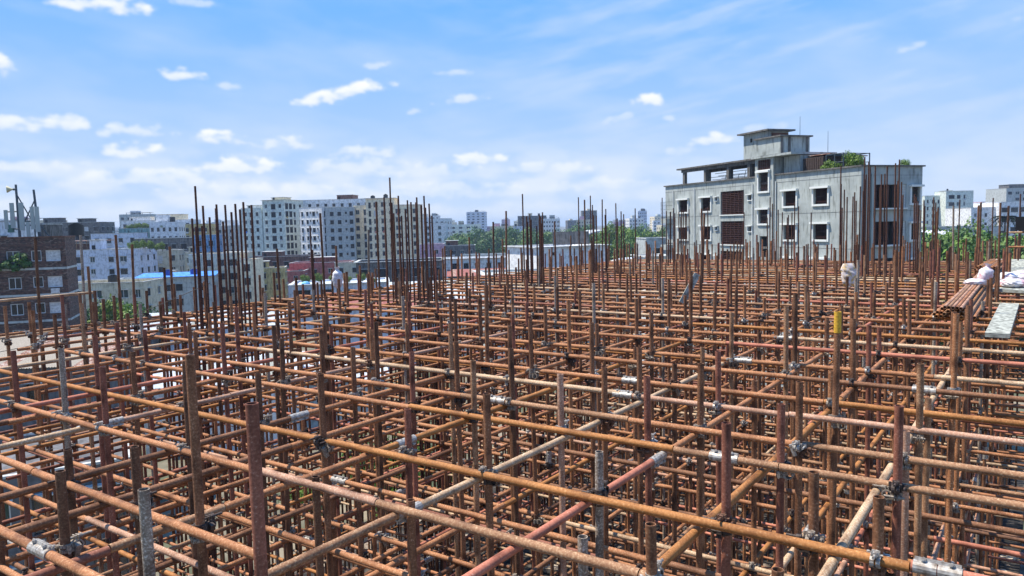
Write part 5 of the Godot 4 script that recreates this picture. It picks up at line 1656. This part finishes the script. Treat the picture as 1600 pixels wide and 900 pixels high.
func right_town() -> void:
	block("white_tower_block", "pale tower block with dark balconies, right of the grey building", 182.5, -334.0, 4.0, 8.2, 8.0, 28.1, 3.1, 9, [[1.4, 0.8, 1.5, 0.8, "dark"], [4.0, 1.4, 1.6, 0.6, "open"], [6.6, 1.4, 1.6, 0.6, "open"]], [], M.pale_green)
	block("white_tower_block", "taller pale tower block joined on the right, with window strips", 189.5, -330.0, 4.0, 12.5, 8.0, 29.8, 3.1, 10, [[2.6, 2.6, 1.6, 0.7, "dark"], [5.8, 1.6, 1.6, 0.7, "dark"], [8.4, 0.8, 1.6, 0.7, "dark"]], [], M.pale_green, {"rooms": [[1.0, 4.0, 2.0, 6.0, 1.2]]})
	block("white_office_block", "white office block with black window strips before the pale towers", 160.5, -264.0, 4.0, 9.0, 14.0, 21.9, 3.3, 7, [[1.6, 0.9, 1.2, 1.0, "dark"], [5.4, 0.9, 1.2, 1.0, "dark"], [8.6, 2.4, 1.5, 0.8, "dark"]], [], M.white_wall)
	block("white_office_block", "wide white office block with long window rows at the right edge", 169.5, -262.0, 4.0, 30.0, 14.0, 23.6, 3.4, 7, grid_cols(30, 9, 2.6, 1.6, 0.8), [], M.white_wall, {"trim": M.white_wall})
	block("grey_tower_block", "tall grey block with planted roof at the far right edge", 268.0, -410.0, 4.0, 34.0, 16.0, 33.0, 3.3, 9, grid_cols(34, 8, 2.2, 1.6, 0.8), [], M.concrete, {"rooms": [[3.0, 30.0, 2.0, 10.0, 3.0, M.concrete_dark]]})
	tin_shed("tin_shed", "teal-roofed house half hidden by trees on the right", Vector3(108.0, 0, -205), -10.0, 12.0, 9.0, 14.5, M.tin, M.teal)
	block("concrete_low_house", "grey low block between the trees and the pale towers", 128.0, -235.0, -12.0, 24.0, 10.0, 16.0, 3.0, 5, grid_cols(24, 7, 1.4, 1.5), [], M.concrete)


# ------------------------------------------------------------------ hazy city behind
func far_mesh(w: float, d: float, h: float, floors: int, n: int, strip: bool) -> Array:
	var st := mb()
	box(st, Vector3(0, 0, -d), Vector3(w, h, 0))
	var wm := mb()
	for f in floors:
		var y := h - 1.2 - (f + 1) * 3.1 + 1.0
		if y < 1.0:
			break
		if strip:
			box(wm, Vector3(w * 0.04, y, -0.3), Vector3(w * 0.96, y + 1.3, 0.03))
		else:
			for k in n:
				box(wm, Vector3(w * (k + 0.25) / n, y, -0.3), Vector3(w * (k + 0.7) / n, y + 1.4, 0.03))
		for k in 3:
			box(wm, Vector3(w - 0.3, y, -d * (k + 0.65) / 3.0), Vector3(w + 0.03, y + 1.4, -d * (k + 0.3) / 3.0))
			box(wm, Vector3(-0.03, y, -d * (k + 0.65) / 3.0), Vector3(0.3, y + 1.4, -d * (k + 0.3) / 3.0))
	return [st.commit(), wm.commit()]


func skyline() -> void:
	var r := RandomNumberGenerator.new()
	r.seed = 21
	var mats := [M.white_wall, M.concrete, M.blue_white, M.concrete_dark, M.cream, M.pale_green, M.beige, M.pink_wall, M.concrete, M.white_wall]
	var words := ["white", "grey", "bluish white", "dark grey", "cream", "pale green", "beige", "pink", "grey", "white"]
	var sets: Array = []
	for k in 14:
		var w := 9.0 + r.randf() * 14.0
		sets.append(far_mesh(w, 9.0 + r.randf() * 8.0, 40.0, 13, 3 + r.randi() % 5, r.randf() < 0.25) + [w])
	var put := func(x: float, z: float, top: float, kind: int, mat: int, label: String, group: String) -> void:
		var s: Array = sets[kind]
		var t := thing("city_block", label, "building", Vector3(x, top - 40.0, z), r.randfn() * 0.25, group)
		part("wall", s[0], mats[mat], t)
		var wn := part("windows", s[1], M.glass, t)
		wn.set_meta("kind", "stuff")
		var st := mb()
		var w: float = s[2]
		var a := w * (0.1 + 0.4 * r.randf())
		box(st, Vector3(a, 40.0, -7.0), Vector3(a + 3.0 + 3.0 * r.randf(), 41.5 + 1.6 * r.randf(), -2.0))
		part("roof_room", st.commit(), mats[(mat + 1) % mats.size()], t)
		if r.randf() < 0.5:
			part("water_tank", rod_mesh(0.9, 0.9, 10), M.black_tank, t, along(Vector3(w * 0.75, 40.0, -3.0), Vector3(w * 0.75, 41.8, -3.0)))
		if r.randf() < 0.5:
			st = mb()
			box(st, Vector3(w * 0.2, 40.9, -8.0), Vector3(w * 0.95, 41.0, -0.4))
			for k in 4:
				box(st, Vector3(w * (0.21 + 0.24 * k), 40.0, -0.7), Vector3(w * (0.21 + 0.24 * k) + 0.25, 40.9, -0.45))
			part("roof_terrace", st.commit(), M.concrete_dark, t)
	# named far landmarks: x, z, top
	for b in [[-52.0, -900.0, 35.5, 0, 2, "square hazy tower block, tallest on the centre-left skyline"], [-82.0, -760.0, 30.5, 4, 0, "hazy pale block left of the tall square one"], [-104.0, -700.0, 27.0, 5, 1, "hazy grey block with a step, farther left on the skyline"], [76.0, -800.0, 32.5, 1, 3, "dark banded block on the centre skyline above the trees"], [138.0, -820.0, 31.0, 2, 2, "hazy wide block right of the dark banded one"], [6.0, -620.0, 26.5, 6, 3, "dark hazy block left of the centre bars"], [24.0, -560.0, 23.5, 7, 0, "white and blue striped block behind the centre bars"], [200.0, -900.0, 30.5, 3, 1, "hazy block just left of the grey building"]]:
		put.call(b[0], b[1], b[2], b[3], b[4], b[5], "")
	var n := 0
	for band in 7:
		var dist: float = [300, 390, 500, 640, 820, 1050, 1350][band]
		var count: int = [14, 18, 22, 24, 26, 26, 26][band]
		for k in count:
			var az := deg_to_rad(-41.0 + 82.0 * (k + r.randf() * 0.8) / count)
			var dd := dist * (0.9 + r.randf() * 0.25)
			var deg := rad_to_deg(az)
			if dd < 340 and (deg > -24 and deg < 38):
				continue
			if dd < 560 and deg > -6 and deg < 22:
				continue
			if deg > 24 and dd < 420:
				continue
			var top := 12.5 + r.randf() * 7.5 + dd * 0.0055
			if deg < -14:
				top += 2.0 + 4.0 * r.randf()
			if r.randf() < 0.12:
				top += 2.0 + dd * 0.004
			var mt := r.randi() % mats.size()
			put.call(sin(az) * dd, -cos(az) * dd, top, r.randi() % 14, mt, "%s city block in the hazy distance %s" % [words[mt], "on the left" if deg < -10 else "in the centre" if deg < 15 else "on the right"], "distant city blocks")
			n += 1


# ------------------------------------------------------------------ trees
func leaf_blob(st: SurfaceTool, sd: int, blobs: Array, size: float, per: int) -> void:
	var r := RandomNumberGenerator.new()
	r.seed = sd
	for b in blobs:
		var c: Vector3 = b[0]
		var rad: float = b[1]
		var tone := 0.75 + 0.5 * r.randf()
		for k in per:
			var d := Vector3(r.randfn(), r.randfn(), r.randfn()).normalized()
			var p := c + d * rad * (0.55 + 0.5 * r.randf()) * Vector3(1, 0.85, 1)
			var n := (d + Vector3(r.randfn(), r.randfn() + 0.6, r.randfn()) * 0.55).normalized()
			var x := n.cross(Vector3(r.randfn(), r.randfn(), r.randfn())).normalized() * size * (0.6 + 0.7 * r.randf())
			var y := n.cross(x.normalized()) * size * (0.4 + 0.4 * r.randf())
			var g := tone * (0.8 + 0.4 * r.randf())
			var col := Color(0.085, 0.16, 0.03).lerp(Color(0.17, 0.25, 0.05), r.randf()) * g
			var pts := [p - x, p + y + n * size * 0.12, p + x, p - y + n * size * 0.12]
			for i: int in [0, 1, 2, 0, 2, 3]:
				st.set_color(col)
				st.set_normal(n)
				st.add_vertex(pts[i])


func crown_mesh(kind: int) -> ArrayMesh:
	var key := "crown%d" % kind
	if cache.has(key):
		return cache[key]
	var r := RandomNumberGenerator.new()
	r.seed = 100 + kind
	var blobs: Array = []
	var n := 13 + r.randi() % 6
	for k in n:
		var d := Vector3(r.randfn(), r.randfn() * 0.8, r.randfn()).normalized() * (0.35 + 0.4 * r.randf())
		blobs.append([Vector3(d.x, 0.62 + d.y * 0.55, d.z), 0.24 + 0.16 * r.randf()])
	var st := mb()
	leaf_blob(st, 200 + kind, blobs, 0.046, 260)
	cache[key] = st.commit()
	return cache[key]


func trunk_mesh(kind: int) -> ArrayMesh:
	var key := "trunk%d" % kind
	if cache.has(key):
		return cache[key]
	var r := RandomNumberGenerator.new()
	r.seed = 300 + kind
	var st := mb()
	rod(st, Vector3(0, 0, 0), Vector3(0.02, 0.42, 0.01), 0.045, 0.03, 8)
	for k in 5:
		var a := TAU * k / 5.0 + r.randf()
		rod(st, Vector3(0.015, 0.28 + 0.03 * k, 0.01), Vector3(cos(a) * 0.42, 0.68 + 0.22 * r.randf(), sin(a) * 0.42), 0.02, 0.006, 6)
	cache[key] = st.commit()
	return cache[key]


func tree(x: float, z: float, h: float, spread: float, kind: int, leaf: int, label: String, group := "", base := 0.0) -> void:
	var t := thing("tree", label, "tree", Vector3(x, base, z), rng.randf() * TAU, group)
	part("trunk", trunk_mesh(kind % 4), M.bark, t, Transform3D(Basis().scaled(Vector3(h, h, h) * 0.9), Vector3.ZERO))
	part("crown", crown_mesh(kind), M["leaf%d" % leaf], t, Transform3D(Basis().scaled(Vector3(spread, h * 0.78, spread)), Vector3(0, h * 0.18, 0)))


func greenery() -> void:
	var r := RandomNumberGenerator.new()
	r.seed = 55
	# behind the shed at the left
	tree(-66.5, -112, 9.5, 4.2, 0, 1, "dark bluish green tree in front of the beige house, left")
	tree(-61.0, -110, 9.8, 4.0, 1, 1, "dark green tree next to it, before the beige house")
	tree(-57.0, -106, 10.0, 4.2, 2, 2, "yellow-green tree in front of the blue-roofed house")
	tree(-52.6, -104, 9.6, 4.0, 3, 3, "bright green tree right of the yellow-green one")
	tree(-48.5, -102, 9.4, 3.4, 4, 1, "feathery green tree above the white shed roof")
	for k in 9:
		tree(-44.0 + r.randfn() * 6 + k * 2.0, -70.0 + r.randfn() * 7, 3.2 + r.randf() * 2.0, 2.4, k % 6, 2 + k % 2, "low bush in the yard seen under the scaffold's left edge", "bushes in the yard on the left")
	for k in 7:
		tree(-14.0 + k * 1.6 + r.randfn(), -44.0 - r.randf() * 14.0, 3.4 + r.randf() * 2.0, 2.2, k % 6, 2 + k % 2, "bright bush on the ground seen down through the scaffold", "bushes seen through the scaffold")
	# belt of trees across the middle distance
	for k in 34:
		var az := deg_to_rad(-5.0 + 17.0 * (k + r.randf()) / 34.0)
		var dd := 330.0 + r.randf() * 150.0
		tree(sin(az) * dd, -cos(az) * dd, 13.5 + r.randf() * 4.0, 8.0 + r.randf() * 3.0, k % 6, [1, 1, 0, 3][k % 4], "round green tree in the belt of trees across the middle distance", "belt of trees in the middle distance")
	for k in 10:
		tree(27.0 + k * 2.6 + r.randfn(), -205.0 - r.randf() * 40.0, 14.5 + r.randf() * 3.0, 6.0, k % 6, [3, 0, 2][k % 3], "bright green tree in front of the arched hall", "trees before the arched hall")
	# thick wood on the right
	for k in 30:
		var az := deg_to_rad(27.0 + 9.5 * (k % 10 + r.randf()) / 10.0)
		var dd := 108.0 + (k / 10) * 26.0 + r.randf() * 14.0
		tree(sin(az) * dd, -cos(az) * dd, 12.8 + r.randf() * 3.0 + (k / 10) * 0.7, 6.0 + r.randf() * 2.0, k % 6, [0, 3, 1, 0][k % 4], "leafy tree in the thick green wood on the right", "trees in the wood on the right")
	palm(99.0, -152.0, 19.0)
	# roof plants
	tree(29.1, -64.2, 2.3, 1.2, 5, 3, "bright green tree growing on the grey building's roof", "", 22.9)
	tree(27.9, -65.6, 1.4, 1.1, 2, 3, "low leafy bush on the roof, left of the roof tree", "", 23.3)
	tree(33.2, -64.2, 1.25, 0.6, 3, 3, "small bush by the right end of the grey building's parapet", "", 23.3)
	for k in 8:
		tree(-134.0 + k * 1.7, -267.0, 2.4 + r.randf(), 1.5, k % 6, 2, "pot shrub on the teal house's terrace", "shrubs on the teal terrace", 20.6)
	for k in 6:
		tree(-93.5 + k * 1.5, -186.5, 1.9 + r.randf(), 1.2, k % 6, 2, "shrub on the bluish white house's roof", "shrubs on the bluish white roof", 15.3)
	for k in 6:
		tree(-39.0 + k * 2.6, -142.5, 1.0 + r.randf() * 1.2, 1.1, k % 6, 2, "straggly shrub on the low grey roof", "shrubs on the low grey roof", 9.4)


func palm(x: float, z: float, h: float) -> void:
	var t := thing("palm_tree", "palm tree standing above the wood, before the white offices", "palm tree", Vector3(x, 0, z))
	part("trunk", rod_mesh(0.22, 0.15, 8), M.bark, t, along(Vector3.ZERO, Vector3(0.3, h, 0)))
	for k in 16:
		var st := mb()
		var a := TAU * k / 16.0
		var out := Vector3(cos(a), 0, sin(a))
		var side := Vector3(-sin(a), 0, cos(a))
		for j in 9:
			var f := j / 9.0
			var g := (j + 1) / 9.0
			var p0 := Vector3(0.3, h, 0) + out * f * 3.0 + Vector3(0, (0.9 if k % 2 else 0.4) * f * 2.2 - 2.6 * f * f, 0)
			var p1 := Vector3(0.3, h, 0) + out * g * 3.0 + Vector3(0, (0.9 if k % 2 else 0.4) * g * 2.2 - 2.6 * g * g, 0)
			for s in [-1.0, 1.0]:
				for p: Vector3 in [p1 if s > 0 else p0, p0 if s > 0 else p1, p1 + side * s * 0.7 * (1.0 - f * 0.6) - Vector3(0, 0.35, 0) + out * 0.3]:
					st.set_color(Color(0.07, 0.13, 0.03))
					st.set_normal(Vector3(side.x * s * 0.4, 0.9, side.z * s * 0.4).normalized())
					st.add_vertex(p)
		part("frond", st.commit(), M.leaf0, t)
